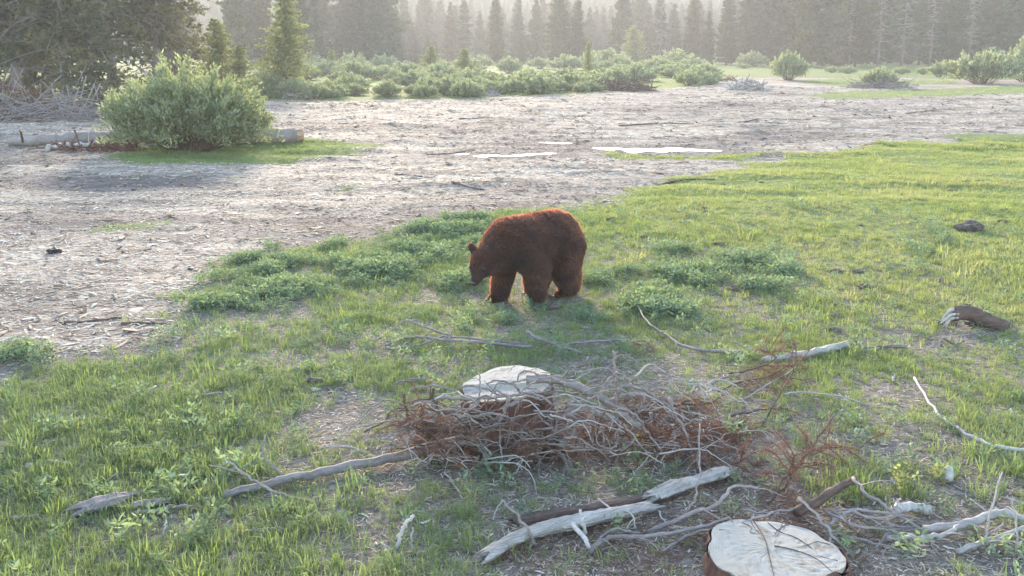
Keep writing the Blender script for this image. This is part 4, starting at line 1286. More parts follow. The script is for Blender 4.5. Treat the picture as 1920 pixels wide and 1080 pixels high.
# random finer branches filling the heap
fr = np.random.default_rng(66)
for i in range(120):
    px = fr.uniform(770, 1390); u_ = fr.uniform(0, 1)
    py = np.interp(px, [770, 860, 1000, 1200, 1370], [800, 800, 800, 775, 780]) + 75 * u_
    p0 = P(px, py, fr.uniform(.01, .14))
    a = fr.uniform(0, 6.28); L = fr.uniform(.15, .45)
    p2 = p0 + Vector((math.cos(a) * L, math.sin(a) * L * .7, fr.uniform(-.08, .10)))
    if (Vector((p2.x, p2.y)) - Vector((pA.x, pA.y))).length < .33: continue
    pm = (p0 + p2) / 2 + Vector((fr.normal(0, .05), fr.normal(0, .05), fr.uniform(.0, .08)))
    nd_ = i % 4 == 0
    r_ = fr.uniform(.004, .008)
    lb_, gr_ = heap_label([p0, pm, p2], r_, nd_)
    stick('dead_branch', [p0, pm, p2], r_, .003, 'bark_brown' if nd_ else ('bark_grey' if i % 3 == 1 else 'bark_pale'), lb_, 'branch', gr_, 4, twigs=3, needles=32 if nd_ else 0, tl=.14)

for i in range(34):
    px = fr.uniform(800, 1060); py = fr.uniform(770, 850)
    p0 = PD(px, py, fr.uniform(5.95, 6.12), .02)
    a = fr.uniform(-.6, .6) + (0 if i % 2 else math.pi); L = fr.uniform(.15, .38)
    p2 = p0 + Vector((math.cos(a) * L, fr.normal(-.03, .04), fr.uniform(-.12, .12)))
    p2.z = max(p2.z, .02)
    pm = (p0 + p2) / 2 + Vector((0, -.02, fr.uniform(-.02, .06)))
    nd_ = i % 2 == 0
    lb_, gr_ = heap_label([p0, pm, p2], .006, nd_)
    stick('dead_branch', [p0, pm, p2], .006, .003, 'bark_brown' if nd_ else 'bark_grey', lb_, 'branch', gr_, 4, twigs=4, needles=36 if nd_ else 0, tl=.15)

# bowed bare twigs wrapped round the stump and over the heap
for i in range(70):
    if i % 2:
        px, py = fr.uniform(760, 1080), fr.uniform(742, 805); D = fr.uniform(6.0, 6.14)
    else:
        px, py = fr.uniform(1040, 1330), fr.uniform(705, 790); D = fr.uniform(6.1, 6.5)
    p0 = PD(px, py, D, .03)
    a = fr.normal(0, .5) + (math.pi if i % 3 else 0); L = fr.uniform(.18, .5)
    e = p0 + Vector((math.cos(a) * L, fr.normal(0, .05), -fr.uniform(.02, .16)))
    e.z = max(e.z, .02)
    m1 = p0.lerp(e, .35) + Vector((0, fr.normal(0, .03), L * fr.uniform(.05, .26)))
    m2 = p0.lerp(e, .75) + Vector((0, fr.normal(0, .03), L * fr.uniform(.0, .16)))
    lb_, gr_ = heap_label([p0, m1, m2, e], .0065, False)
    stick('dead_branch', [p0, m1, m2, e], fr.uniform(.005, .009), .003, 'bark_grey' if i % 3 else 'bark_pale', lb_, 'branch', gr_, 5, twigs=2, tl=.12)

# carpet of fallen rust needles under the heap
def needle_carpet():
    mb = MB(); rr = np.random.default_rng(67)
    PO = [(poly([(735, 800), (790, 770), (860, 780), (1050, 790), (1180, 760), (1330, 755), (1400, 800), (1420, 850), (1330, 870), (1180, 870), (1000, 880), (860, 880), (760, 860)]), 26000, .05),
          (poly([(930, 1000), (1000, 960), (1200, 950), (1300, 900), (1480, 870), (1560, 900), (1600, 960), (1700, 1010), (1700, 1200), (850, 1200)]), 9000, .02),
          (poly([(1340, 740), (1400, 690), (1500, 690), (1480, 740), (1400, 760)]), 2200, .05)]
    for Pg, n, up in PO:
        lo, hi = Pg.min(0) - .1, Pg.max(0) + .1
        q = rr.uniform(lo, hi, (n * 3, 2))
        s_ = sdist(Pg, q[:, 0], q[:, 1]) + .18 * fbm(q[:, 0] * 4, q[:, 1] * 4, 12, 3)
        k_ = rr.uniform(0, 1, len(q)) < sstep(-.05, .2, s_) * np.clip(.55 + 1.0 * fbm(q[:, 0] * 5, q[:, 1] * 5, 13, 2), .05, 1)
        q = q[k_][:n]; m = len(q)
        mound = up * np.clip(1 + fbm(q[:, 0] * 5, q[:, 1] * 5, 13, 2), 0, 2)
        z = hgt(q[:, 0], q[:, 1]) + .004 + mound * rr.uniform(0, 1, m)
        d = norm(rand_dirs(m, rr) * [1, 1, .45])
        blades(mb, np.c_[q, z], d, rr.uniform(.03, .075, m), .004, np.clip(rr.normal(.42, .25, m), 0, 1), rr)
    tag(mb.obj('fallen_needles', 'needle_dead'), 'rust brown fallen pine needles carpeting the ground under the brush', 'needles', kind='stuff')
needle_carpet()

# --- branches lying in the grass beyond the stump
G2 = 'branches lying in the grass between stump and bear'
for lst, r0, r1, tw, lb in [
    ([(700, 640), (735, 618), (762, 601, .10), (800, 614, .10), (845, 630, .06)], .006, .012, 4, 'thin arched dead branch leaning over the grass between bear and stump'),
    ([(722, 648, .02), (770, 632, .06), (830, 637, .08), (890, 641, .07), (945, 646, .05), (1000, 650, .04)], .008, .018, 5, 'straight grey branch lying in the grass between bear and stump'),
    ([(735, 656, .02), (790, 645, .05), (832, 632, .09), (880, 634, .08), (940, 640, .05), (990, 647, .03)], .006, .014, 5, 'curved grey branch crossing the straight branch between bear and stump'),
    ([(988, 620, .16), (1008, 634, .12), (1045, 648, .07), (1090, 662, .03)], .016, .013, 2, 'dark forked stick raised at one end in the grass beyond the stump'),
    ([(1040, 649, .05), (1100, 641, .08), (1150, 637, .10), (1190, 641, .08), (1222, 660, .03)], .012, .009, 7, 'crooked branch with curled twigs in the grass beyond the stump'),
    ([(1196, 573, .10), (1214, 604, .10), (1246, 626, .08), (1280, 648, .06), (1330, 658, .05), (1392, 660, .04)], .006, .017, 5, 'long branch slanting up through the grass towards the bear'),
    ([(1172, 700, .02), (1152, 690, .12), (1155, 670, .22), (1175, 667, .22), (1210, 690, .10)], .008, .006, 3, 'hooped bare twig standing above the brush heap'),
    ([(1380, 672, .02), (1440, 660, .05), (1395, 652, .08), (1370, 626, .14), (1375, 622, .14)], .007, .004, 2, 'thin hooked twig beside the weathered pole end'),
    ([(1700, 650, .03), (1660, 650, .04), (1590, 652, .03)], .018, .014, 3, 'short grey stick end to end with the weathered broken pole'),
    ([(1540, 616, .08), (1568, 614, .12), (1592, 630, .08), (1614, 650, .02)], .006, .008, 1, 'bleached bowed twig over the end of the weathered pole'),
    ([(1765, 648, .01), (1768, 635, .06), (1790, 643, .03), (1808, 640, .03)], .014, .012, 1, 'small twisted root piece below the broken log stub'),
    ([(1350, 760, .02), (1400, 745, .08), (1450, 715, .12), (1490, 690, .10)], .006, .005, 4, 'thin twig with rusty shoots right of the brush heap'),
]:
    stick('dead_branch', px3(lst), r0, r1, 'bark_grey', lb, 'branch', G2, 6, twigs=tw, tl=.22)
stick('broken_pole', px3([(1432, 676, .03), (1480, 668, .04), (1530, 660, .045), (1588, 645, .05)]), .030, .036, 'wood_weathered', 'weathered broken pole with splintered end lying in the grass beyond the heap', 'pole', sides=9, twigs=2)
stick('log_stub', px3([(1786, 588, .13), (1820, 588, .13), (1850, 600, .08), (1888, 618, .01)]), .075, .070, 'bark_brown', 'short thick log stub with a pale broken end sticking out of the grass', 'log', sides=12, rough=.08, kink=.05)
mb = MB()
c0 = P(1784, 589, .13)
for k_ in range(16):
    a = srng.uniform(0, 6.28); rr_ = srng.uniform(0, .062)
    st_ = np.array([0, math.cos(a) * rr_, math.sin(a) * rr_])
    tube(mb, np.array([st_ + [.05, 0, 0], st_ + [-.02, 0, -.01], st_ + [-.05 - srng.uniform(0, .06), srng.normal(0, .01), -.05 - srng.uniform(0, .05)]]), .014, .004, 4, .2, rng=srng)
so = mb.obj('splintered_end', 'bone_white', bpy.data.objects['log_stub'])
bpy.context.view_layer.update(); so.matrix_world = Matrix.Translation(c0)

# --- upright rusty sprays on the right of the heap
for lst, r0, tw, nd_, lb in [
    ([(1428, 800, .02), (1465, 735, .18), (1488, 690, .30), (1492, 655, .38), (1484, 634, .43)], .007, 9, 40, 'upright dead spray with rusty needles standing in the grass right of the heap'),
    ([(1345, 735, .04), (1390, 715, .10), (1440, 705, .14), (1490, 680, .16)], .006, 9, 60, 'flat rusty bough spread over the grass right of the heap'),
    ([(1365, 700, .05), (1420, 690, .12), (1455, 672, .18), (1425, 655, .26)], .007, 7, 60, 'curled rusty bough under the weathered broken pole'),
    ([(1440, 945, .02), (1488, 892, .14), (1528, 832, .28), (1562, 782, .40)], .008, 12, 48, 'leaning dead bough with tufts of rusty needles above the low stump'),
    ([(1452, 930, .05), (1480, 880, .18), (1490, 855, .26)], .007, 7, 75, 'short rusty side bough crossing the leaning bough'),
    ([(1330, 850, .02), (1370, 870, .06), (1400, 860, .08)], .007, 8, 80, 'rusty fan of needles on the bare ground behind the weathered log'),
    ([(1520, 855, .14), (1560, 835, .14), (1610, 842, .08)], .006, 7, 70, 'rusty bough tip pointing away from the leaning bough'),
    ([(1180, 640, .05), (1225, 645, .06), (1140, 690, .05)], .005, 4, 40, 'scrap of rusty twig among the curled branch'),
]:
    stick('rusty_bough', px3(lst), r0, .004, 'bark_brown', lb, 'branch', None, 6, twigs=tw, needles=nd_, nl=.06, tl=.24)

# --- pole side shoots and sticks on the left
LG = 'sticks in the grass on the left'
for lst, r0, r1, mat, lb in [
    ([(532, 893, .04), (505, 868, .12), (492, 850, .16), (497, 815, .24)], .009, .005, 'bark_grey', 'forked bare shoot rising from the thin end of the fallen pole'),
    ([(600, 946, .01), (540, 930, .04), (498, 915, .07), (465, 893, .12), (425, 858, .20)], .010, .006, 'bark_grey', 'bare twig crossing under the thin end of the fallen pole'),
    ([(470, 895, .1), (430, 880, .12), (392, 872, .10)], .005, .003, 'bark_grey', 'short side twig pointing off the crossing twig'),
    ([(240, 964, .01), (300, 958, .03), (335, 950, .03), (382, 952, .01)], .016, .008, 'bark_grey', 'knobbly grey stick beside the bark slabs'),
    ([(246, 745, .01), (270, 738, .03), (292, 724, .05)], .012, .008, 'bark_pale', 'short pale broken stick in the grass far from the pole'),
    ([(252, 840, .02), (300, 830, .03), (338, 822, .02)], .006, .005, 'bark_pale', 'thin pale stick lying in the thin grass left of the pole'),
    ([(262, 852, .02), (310, 842, .03), (345, 840, .02)], .006, .004, 'bark_pale', 'thin pale stick lying next to its twin left of the pole'),
    ([(340, 845, .02), (380, 832, .04), (405, 822, .04)], .008, .005, 'bark_grey', 'dark twig pointing towards the forked shoot'),
    ([(88, 864, .03), (110, 866, .03), (132, 869, .02)], .008, .008, 'bark_pale', 'stubby pale stick lying alone in thick grass'),
    ([(195, 905, .01), (208, 895, .04), (222, 885, .06)], .005, .004, 'bark_pale', 'tiny slanting twig above the bark slabs'),
    ([(15, 973, .02), (45, 969, .03), (75, 966, .03)], .009, .007, 'bark_grey', 'plain grey stick left of the bark slabs'),
    ([(306, 1005, .01), (310, 985, .06), (311, 975, .08)], .006, .005, 'bone_white', 'small white peg of wood below the bark slabs'),
    ([(380, 740, .02), (400, 738, .03), (416, 735, .02)], .007, .005, 'bark_pale', 'pale sliver of wood on a thin patch of grass'),
    ([(380, 1005, .01), (400, 990, .02), (408, 985, .03)], .005, .004, 'bark_grey', 'slim twig below the crossing twig'),
    ([(440, 995, .01), (490, 992, .02), (530, 990, .02)], .007, .006, 'bark_pale', 'straight pale stick below the fallen pole'),
    ([(600, 840, .03), (650, 838, .05), (690, 850, .03)], .006, .007, 'bark_pale', 'thin bowed twig just above the middle of the fallen pole'),
    ([(640, 860, .02), (665, 848, .05), (678, 842, .05)], .005, .004, 'bark_pale', 'short twig propped on the middle of the fallen pole'),
    ([(835, 885, .02), (850, 905, .04), (868, 935, .02)], .006, .004, 'bark_pale', 'bent twig on bare soil below the brush heap'),
    ([(683, 810, .02), (720, 790, .12), (735, 770, .18), (760, 765, .2)], .006, .004, 'bark_brown', 'brown drooping twig at the pole side of the brush heap'),
    ([(743, 1032, .0), (752, 1000, .09), (762, 982, .15), (776, 966, .20)], .013, .010, 'bone_white', 'bleached stick standing up from the grass near the weathered log'),
    ([(773, 1035, .0), (771, 1010, .06), (774, 988, .12)], .007, .005, 'bark_pale', 'thin grey twig next to the bleached upright stick'),
    ([(704, 1018, .01), (722, 1024, .03), (735, 1034, .01)], .008, .006, 'bark_pale', 'curved pale twig at the foot of the bleached stick'),
]:
    stick('dead_stick', px3(lst), r0, r1, mat, lb, 'stick', LG, 6, twigs=0)
def slab(name, lst, r, mat, label, cat='log', flat_=.6, sides=14, rough=.14, seed=1):
    """a split, weathered log piece: flattened ragged tube with splintered ends and raised grain ridges"""
    rng = np.random.default_rng(seed)
    path = spline(px3(lst), 8); base = path[0].copy(); n = len(path)
    t = np.linspace(0, 1, n)
    rad = r * (1 + .12 * np.sin(t * 9 + seed) + rng.normal(0, .05, n)); rad[0] *= .75; rad[-1] *= .45; rad[-2] *= .8
    tan = norm(np.gradient(path, axis=0)); a = norm(np.cross(tan, [0, 0, 1.0])); b = np.cross(a, tan)
    ang = np.linspace(0, 2 * math.pi, sides, endpoint=False)
    ridge = 1 + rough * rng.uniform(-1, 1, sides)[None, :] + .05 * rng.normal(0, 1, (n, sides))
    V = (path - base)[:, None, :] + (rad[:, None] * ridge)[..., None] * (np.cos(ang)[None, :, None] * a[:, None, :] + flat_ * np.sin(ang)[None, :, None] * b[:, None, :])
    V += tan[:, None, :] * (rng.normal(0, .02, (n, sides)) * (np.minimum(t, 1 - t) < .08)[:, None])[..., None] * 2
    V = V.reshape(-1, 3)
    i = np.arange(n - 1)[:, None] * sides; k_ = np.arange(sides)[None, :]; kk = (k_ + 1) % sides
    Q = np.stack([i + k_, i + kk, i + sides + kk, i + sides + k_], -1).reshape(-1, 4)
    V = np.vstack([V, path[0] - base + tan[0] * .03, path[-1] - base]); c = n * sides; e = (n - 1) * sides
    T = [(c, (s + 1) % sides, s) for s in range(sides)] + [(c + 1, e + s, e + (s + 1) % sides) for s in range(sides)]
    yaw = math.atan2(path[-1][1] - path[0][1], path[-1][0] - path[0][0]); cz, sz = math.cos(-yaw), math.sin(-yaw)
    V = V @ np.array([[cz, sz, 0], [-sz, cz, 0], [0, 0, 1]])
    mb = MB(); mb.add(V, Q, T); o = mb.obj(name, mat); o.location = base; o.rotation_euler = (0, 0, yaw)
    return tag(o, label, cat)
def grain_axis(o, lst):
    return o
slab('weathered_log', [(905, 1046, .05), (960, 1012, .06), (1020, 990, .06), (1090, 975, .06), (1160, 960, .055), (1228, 948, .05)], .048, 'wood_weathered', 'long pale rotten log with deep grain lying below the brush heap', seed=3)
slab('weathered_log', [(1216, 934, .05), (1260, 915, .06), (1310, 900, .055), (1360, 884, .04)], .055, 'wood_weathered', 'shorter pale rotten log piece tapering to a splintered tip above the low stump', seed=5)
slab('rotten_log', [(965, 978, .01), (1050, 962, .02), (1130, 950, .02), (1225, 930, .02)], .042, 'bark_brown', 'dark crumbling rotten log half sunk behind the long pale log', seed=7)
slab('bark_slab', [(143, 958, .03), (185, 945, .045), (243, 931, .05)], .055, 'bark_grey', 'thick grey bark slab lying in the grass beyond the end of the pole', seed=9)
slab('bark_slab', [(246, 950, .03), (275, 944, .035), (305, 940, .03)], .036, 'bark_grey', 'smaller bark slab lying against the thick one', seed=11)

RG = 'sticks around the low stump'
for lst, r0, r1, mat, tw, lb in [
    ([(1004, 1022, .02), (985, 985, .12), (962, 960, .14), (942, 938, .14)], .010, .006, 'bark_grey', 0, 'dark bent stick leaning over the long pale log'),
    ([(942, 940, .12), (930, 958, .06), (925, 975, .02)], .004, .003, 'bark_pale', 0, 'fine twig hanging from the bent stick'),
    ([(1098, 1000, .06), (1092, 975, .14), (1088, 955, .19)], .011, .008, 'bone_white', 0, 'white splinter standing on the long pale log'),
    ([(1075, 982, .10), (1090, 1002, .09), (1104, 1026, .06)], .014, .012, 'bone_white', 0, 'white flat splinter lying across the long pale log'),
    ([(1215, 998, .02), (1290, 965, .08), (1345, 946, .10), (1362, 925, .14), (1385, 911, .15), (1422, 917, .12)], .013, .007, 'bark_grey', 2, 'long bowed branch arching behind the low stump'),
    ([(1105, 1036, .02), (1135, 1010, .06), (1180, 1006, .06), (1240, 1003, .05), (1300, 990, .06), (1370, 972, .08)], .014, .009, 'bark_grey', 3, 'smooth branch running from the white splinters to the low stump'),
    ([(1110, 1028, .02), (1150, 992, .08), (1200, 1000, .05)], .008, .006, 'bark_grey', 1, 'small hooped branch beside the white splinters'),
    ([(1280, 976, .02), (1300, 940, .12), (1310, 900, .22), (1311, 850, .33), (1312, 795, .45)], .008, .004, 'bark_grey', 0, 'thin upright dead stem standing by the shorter log piece'),
    ([(1122, 935, .04), (1150, 955, .06), (1185, 965, .07), (1192, 990, .04)], .007, .005, 'bark_pale', 1, 'thin forked twig lying over the end of the long pale log'),
    ([(1230, 950, .03), (1245, 975, .03), (1262, 985, .02)], .007, .004, 'bark_pale', 0, 'short twig in the gap between the two pale logs'),
    ([(1240, 1035, .02), (1300, 1000, .05), (1380, 985, .08), (1450, 960, .10)], .009, .006, 'bark_grey', 2, 'slender branch hugging the rim of the low stump'),
    ([(1390, 955, .06), (1440, 962, .07), (1500, 950, .08), (1560, 930, .08)], .007, .006, 'bark_grey', 2, 'slender branch lying behind the rim of the low stump'),
    ([(1495, 962, .06), (1540, 935, .10), (1575, 912, .12), (1604, 897, .13)], .030, .020, 'bark_brown', 2, 'stout broken limb with a torn end behind the low stump'),
    ([(1600, 895, .16), (1625, 925, .15), (1680, 962, .10), (1740, 1002, .03)], .010, .008, 'bark_grey', 2, 'straight stick sloping from the torn limb towards the white barked log'),
    ([(1612, 905, .13), (1618, 955, .03)], .006, .005, 'bark_brown', 0, 'short prop of a twig under the sloping stick'),
    ([(1498, 933, .12), (1530, 965, .12), (1560, 1000, .09), (1600, 1045, .02)], .009, .007, 'bark_grey', 1, 'grey stick crossing the rim of the low stump'),
    ([(1730, 992, .03), (1800, 984, .06), (1850, 970, .07), (1885, 963, .07), (1960, 985, .04)], .024, .026, 'bark_pale', 3, 'pale bent limb right of the low stump'),
    ([(1660, 1008, .03), (1720, 1008, .05), (1770, 1002, .06), (1798, 985, .08)], .016, .010, 'bark_pale', 2, 'pale limb joining the bent limb at a fork'),
    ([(1795, 1034, .02), (1850, 1014, .05), (1920, 990, .06), (1960, 970, .05)], .015, .012, 'bark_pale', 2, 'lowest pale limb running below the bent limb'),
    ([(1640, 1030, .01), (1668, 1000, .05), (1700, 1008, .05), (1730, 1032, .02)], .007, .006, 'bark_grey', 1, 'arched twig beside the low stump'),
    ([(1560, 960, .06), (1620, 990, .06), (1690, 985, .06), (1740, 1000, .03)], .008, .006, 'bark_grey', 3, 'bare branch in the tangle right of the low stump'),
    ([(1540, 950, .06), (1600, 985, .08), (1660, 992, .07), (1720, 1005, .04)], .008, .005, 'bark_grey', 3, 'second bare branch in the tangle right of the low stump'),
    ([(1580, 955, .05), (1640, 972, .09), (1700, 968, .07), (1760, 995, .03)], .010, .006, 'bark_grey', 2, 'third bare branch in the tangle right of the low stump'),
    ([(1570, 1000, .03), (1625, 1015, .05), (1690, 1030, .04)], .007, .004, 'bark_grey', 2, 'low bare branch at the foot of the tangle'),
    ([(1555, 985, .02), (1580, 965, .06), (1610, 958, .07), (1680, 966, .07)], .010, .008, 'bark_pale', 1, 'pale limb lying at the back of the tangle'),
    ([(1690, 955, .08), (1682, 938, .14), (1690, 935, .15)], .007, .005, 'bone_white', 0, 'little white curled shoot on the white barked log'),
    ([(1850, 1035, .01), (1850, 1000, .10), (1860, 950, .22), (1880, 885, .36)], .007, .004, 'bark_pale', 1, 'faint upright twig rising through the pale limbs'),
    ([(1905, 1035, .01), (1908, 990, .10), (1900, 950, .2), (1888, 930, .25)], .006, .004, 'bark_pale', 1, 'leaning upright twig beside the faint one'),
    ([(1845, 1005, .03), (1870, 990, .08), (1882, 980, .10)], .006, .004, 'bark_pale', 0, 'short pale twig sprouting from the lowest limb'),
    ([(1630, 760, .02), (1560, 740, .06), (1500, 735, .08), (1470, 738, .08)], .006, .005, 'bark_pale', 1, 'thin curved twig in the grass beside the upright rusty spray'),
    ([(1674, 705, .01), (1675, 715, .03), (1677, 700, .08)], .006, .005, 'bark_pale', 0, 'tiny upright peg in the grass near the long white stick'),
]:
    stick('dead_stick', px3(lst), r0, r1, mat, lb, 'stick', RG, 7, twigs=tw, tl=.2)
stick('white_log', px3([(1676, 957, .05), (1705, 951, .05), (1745, 956, .04)]), .030, .028, 'bone_white', 'short white barked log lying on the ground right of the tangle', 'log', sides=10)
o = stick('long_stick', px3([(1714, 708, .10), (1744, 756, .05), (1776, 792, .04), (1822, 818, .04), (1872, 837, .04), (1960, 848, .03)]), .008, .013, 'bone_white', 'long thin bleached stick curving through the grass on its own', 'stick', sides=7, twigs=1, tl=.2)

# --- things on the clearing
def lump(name, px, py, size, mat, label, cat, sc=(1, 1, .7), seed=0, hump=.35):
    bm = bmesh.new(); bmesh.ops.create_icosphere(bm, subdivisions=3, radius=1)
    rr = np.random.default_rng(seed)
    V = np.array([v.co for v in bm.verts])
    f = 1 + hump * (fbm(V[:, 0] * 2 + seed, V[:, 1] * 2 + V[:, 2] * 1.3, seed, 3))
    for v, k_ in zip(bm.verts, f): v.co = v.co * float(k_)
    bm.transform(Matrix.Diagonal((size * sc[0], size * sc[1], size * sc[2], 1)))
    me = bpy.data.meshes.new(name); bm.to_mesh(me); bm.free()
    o = link(name, me, mat); p = P(px, py)
    o.location = (p.x, p.y, p.z + size * sc[2] * .45)
    return tag(o, label, cat)
lump('dark_clod', 101, 474, .085, 'dung', 'black clod lying on the pale wood chips', 'clod', (1.2, .8, .55), 4, .6)
lump('red_clod', 230, 474, .022, 'bark_red', 'tiny dark red lump on the pale wood chips near the black clod', 'clod', (1, 1, .9), 5)
lump('stone', 371, 790, .035, 'stone', 'small pale stone in the grass well above the pole end', 'stone', (1.2, .8, .6), 6)
lump('stone', 57, 876, .028, 'stone', 'small pale stone in thick grass by the stubby pale stick', 'stone', (1, .8, .8), 7)
lump('wood_chunk', 1776, 900, .055, 'stone', 'upright pale chunk of wood standing in thin grass above the white barked log', 'wood', (.7, .6, 1.1), 8)
lump('stone', 592, 732, .03, 'stone', 'small pale stone on the bare soil patch above the pole', 'stone', (1.2, .7, .5), 9)
lump('earth_clod', 1818, 432, .16, 'clod', 'dark earth clod in the bright grass beyond the log stub', 'clod', (1.2, .8, .6), 10, .5)
lump('earth_clod', 590, 718, .05, 'clod', 'dark crumbly clod behind the small stone on bare soil', 'clod', (1.2, .8, .6), 12, .5)
cr_ = np.random.default_rng(31)
for i in range(46):                   # clods and molehills in the meadow
    while True:
        px, py = cr_.uniform(1000, 1900), cr_.uniform(320, 640)
        x_, y_ = flat(px, py)
        if sdist(MEADOW, [x_], [y_])[0] > 1.0: break
    lump('earth_clod', px, py, cr_.uniform(.03, .075), 'clod', 'little brown clod of earth showing through the meadow grass', 'clod', (1.5, 1, .5), 40 + i, .5)['group'] = 'clods in the meadow'

# dark sticks lying on the chips
for lst, r, lb in [([(848, 341), (880, 344), (908, 347)], .045, 'dark thick stick lying on the wood chips, nearest the bear'), ([(740, 327), (765, 328), (792, 331)], .03, 'brown stick lying on the wood chips below the grassy strip'),
                   ([(1230, 343), (1280, 337), (1340, 336)], .05, 'dark stick lying along the edge of the bright grass'), ([(1160, 236), (1240, 230), (1300, 232)], .05, 'long dark stick far out on the chips beyond the puddles'),
                   ([(860, 223), (900, 222), (945, 220)], .06, 'long dark stick on the far chips before the shrub band'), ([(1380, 229), (1440, 226), (1520, 224)], .05, 'long dark stick on the far chips right of the puddles'),
                   ([(162, 503), (170, 492), (166, 480)], .008, 'thin dark twig poking out of the wood chips near the black clod'), ([(1030, 300), (1060, 303), (1090, 302)], .035, 'brown stick on the chips below the left puddle'),
                   ([(120, 606), (180, 601), (228, 596)], .035, 'dark rotten stick half buried where the chips meet the grass'), ([(228, 608), (270, 605), (312, 607)], .03, 'dark rotten stick lying in line with its twin at the chips edge'),
                   ([(1700, 213), (1730, 210), (1760, 207)], .05, 'dark stick on the chips towards the far grass strip'), ([(800, 290), (840, 288), (890, 281)], .04, 'dark wet stick leading to the left puddle'),
                   ([(1360, 345), (1310, 342)], .03, 'short dark stick beside the long one at the grass edge')]:
    stick('chip_stick', px3(lst, r * .2), r * .55, r * .3, 'bark_brown', lb, 'stick', None, 7, kink=.5, rough=.3)

# far brush piles
def brush_pile(px, py, Rx, H, n, mat, label, seed, ry=.7, rs=.035):
    rr = np.random.default_rng(seed); mb = MB(); p = P(px, py)
    for i in range(n):
        a = rr.uniform(0, 6.28); q = math.sqrt(rr.uniform()); z = H * (1 - q ** 2) * rr.uniform(.05, 1)
        c = np.array([Rx * q * math.cos(a), Rx * ry * q * math.sin(a), z])
        d = norm(rr.normal(0, 1, 3) * [1, .8, .45]); L = rr.uniform(.25, .8) * Rx * .7
        e = c + d * L; s_ = c - d * L
        s_[2], e[2] = max(s_[2], -.05), max(e[2], -.05)
        tube(mb, spline([s_, c + [0, 0, .06 * L], e], 2), rr.uniform(.3, 1) * rs, .4 * rs, 4, .1, rng=rr)
    o = mb.obj('brush_pile', mat); o.location = p
    return tag(o, label, 'brush pile')
brush_pile(1172, 171, 2.0, .85, 220, 'bark_brown', 'dark heap of dead sticks at the clearing edge below the pale shrubs', 1)
brush_pile(1400, 168, 1.3, .8, 120, 'bark_pale', 'pale heap of roots and sticks alone on the open clearing', 2, rs=.06)
brush_pile(1362, 153, 1.0, .5, 50, 'bark_red', 'small reddish heap of sticks behind the pale root heap', 3)
brush_pile(1650, 165, 2.4, .6, 140, 'bark_grey', 'flat heap of sticks around the low willow on the grass strip', 4)
brush_pile(95, 226, 3.0, .95, 230, 'bark_grey', 'wide heap of grey slash under the shaggy pines', 5, .5, .03)
brush_pile(10, 222, 2.6, 1.2, 190, 'bark_red', 'reddish slash heap overlapping the wide grey one', 6, .5, .03)
brush_pile(905, 180, 1.2, .45, 70, 'bark_pale', 'little pale heap of twigs at the foot of the shrub band', 7)
brush_pile(560, 186, .9, .55, 50, 'bark_pale', 'pale twigs at the foot of the tall young pine', 8)
# fallen log behind the willow
lg = stick('fallen_log', [P(15, 265, .12), P(80, 263, .15), P(150, 262, .16), P(300, 259, .18), P(430, 255, .20), P(553, 250, .22)], .14, .21, 'bark_grey', 'long grey fallen log lying behind the large willow', 'log', sides=16, kink=.16, rough=.13)
pe = P(553, 250, .22); pd = P(430, 255, .20)
ax = (pe - pd).normalized()
mb = MB(); tube(mb, np.array([[0, 0, 0], list(ax * .12), list(ax * .22)]), .19, .185, 20, .05)
cw = mb.obj('cut_end', 'tan_wood', lg); bpy.context.view_layer.update(); cw.matrix_world = Matrix.Translation(pe - ax * .01)
stick('dead_branch', px3([(88, 281, .05), (120, 274, .12), (160, 269, .16), (190, 266, .2)]), .07, .05, 'bark_pale', 'bleached branch stub leaning on the fallen log', 'branch', None, 8, twigs=2, tl=.6)
stick('dead_branch', px3([(42, 262, .40), (40, 250, .62), (36, 240, .8)]), .035, .015, 'bark_brown', 'short snag sticking up from the fallen log', 'branch', None, 6)
brush_pile(190, 280, 1.3, .28, 70, 'bark_red', 'scatter of reddish bark under the fallen log', 9, .5, .04)
# bleached dead limbs on the two nearest pines
bpy.context.view_layer.update()
for ti, lst in ((1, [(0, 0, 0), (165, 104, -.8), (185, 92, -1.4), (205, 122, -1.8)]), (0, [(0, 0, 0), (20, 157, -1.0), (0, 163, -1.6)]), (1, [(0, 0, 0), (145, 152, -.7), (160, 156, -1.1), (168, 161, -1.3)])):
    tree = near_obj[ti]; D0 = tree.location.y
    pts = [PD(a_, b_, D0 + dd) for a_, b_, dd in lst[1:]]
    zt_ = pts[0].z + .15
    lean_ = (.015, -.03)[ti] * (zt_ / (17, 15)[ti]) ** 1.6 * (17, 15)[ti]; rz_ = tree.rotation_euler.z
    pts = [Vector((tree.location.x + lean_ * math.cos(rz_), D0 + lean_ * math.sin(rz_), zt_))] + pts
    o = stick('dead_limb', pts, .055, .02, 'bark_grey', '', '', None, 6, twigs=3, tl=1.0, ground=False)
    for key in ('label', 'category', 'group'):
        if key in o: del o[key]
    bpy.context.view_layer.update()
    mw = o.matrix_world.copy(); o.parent = tree; o.matrix_world = mw
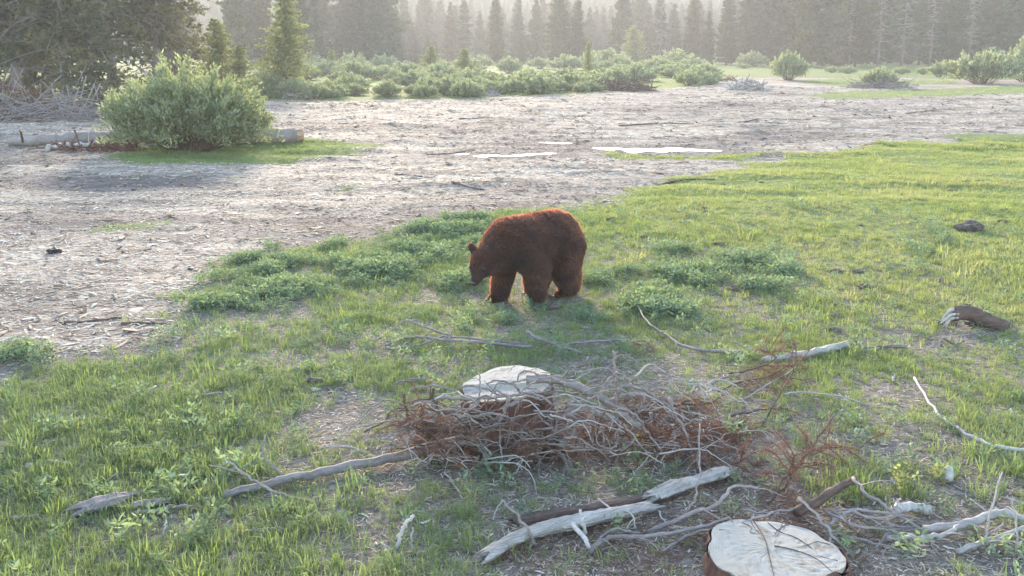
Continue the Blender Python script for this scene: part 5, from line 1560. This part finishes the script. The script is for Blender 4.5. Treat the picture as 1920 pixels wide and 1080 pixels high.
# leafy weeds in the foreground
def weed(px, py, hgt_, nst, seed, label, leafm='needle_young'):
    rr = np.random.default_rng(seed); st_, lf = MB(), MB()
    for i in range(nst):
        a = rr.uniform(0, 6.28); H = hgt_ * rr.uniform(.6, 1.1); q = rr.uniform(.1, .5) * hgt_
        b = np.array([rr.normal(0, .03), rr.normal(0, .03), -.01]); p = spline([b, b + [q * .3 * math.cos(a), q * .3 * math.sin(a), H * .5], b + [q * math.cos(a), q * math.sin(a), H]], 4)
        tube(st_, p, .003, .0015, 4, cap=False)
        m = 9; f = rr.uniform(.35, 1, m) * (len(p) - 1); j = np.minimum(f.astype(int), len(p) - 2)
        d = norm(rand_dirs(m, rr) * [1, 1, .4] + [0, 0, .25])
        leaves(lf, p[j], d, rr.uniform(.03, .055, m), rr.uniform(.013, .02, m), rr.uniform(.4, 1, m), rr)
    r = empty('leafy_weed', P(px, py)); st_.obj('stem', 'needle_young', r); lf.obj('leaf', leafm, r)
    tag(r, label, 'plant')
weed(1690, 925, .20, 9, 1, 'yellow-green leafy weed behind the white barked log')
weed(1655, 935, .12, 5, 2, 'small yellow-green weed beside the taller leafy weed')
weed(985, 868, .10, 4, 3, 'small green weed on the soil below the stepped stump')
weed(1210, 845, .12, 4, 4, 'small green weed at the foot of the brush heap')
weed(1760, 905, .14, 5, 5, 'pale weed by the upright chunk of wood')

# ------------------------------------------------------------------ haze
bm = bmesh.new(); bmesh.ops.create_cube(bm, size=1)
lo, hi = Vector((-790, -790, -1.2)), Vector((790, 790, 72))
bm.transform(Matrix.Translation((lo + hi) / 2) @ Matrix.Diagonal((*(hi - lo), 1)))
me = bpy.data.meshes.new('haze'); bm.to_mesh(me); bm.free()
hm = bpy.data.materials.new('haze_air'); hm.use_nodes = True
hn = hm.node_tree; hn.nodes.clear()
ho = hn.nodes.new('ShaderNodeOutputMaterial'); hv = hn.nodes.new('ShaderNodeVolumePrincipled')
hv.inputs['Color'].default_value = (.93, .93, .95, 1)
hv.inputs['Density'].default_value = .00062
hv.inputs['Anisotropy'].default_value = .3
hn.links.new(hv.outputs[0], ho.inputs['Volume'])
me.materials.append(hm)
hz = bpy.data.objects.new('haze', me); COL.objects.link(hz)
tag(hz, kind='stuff')
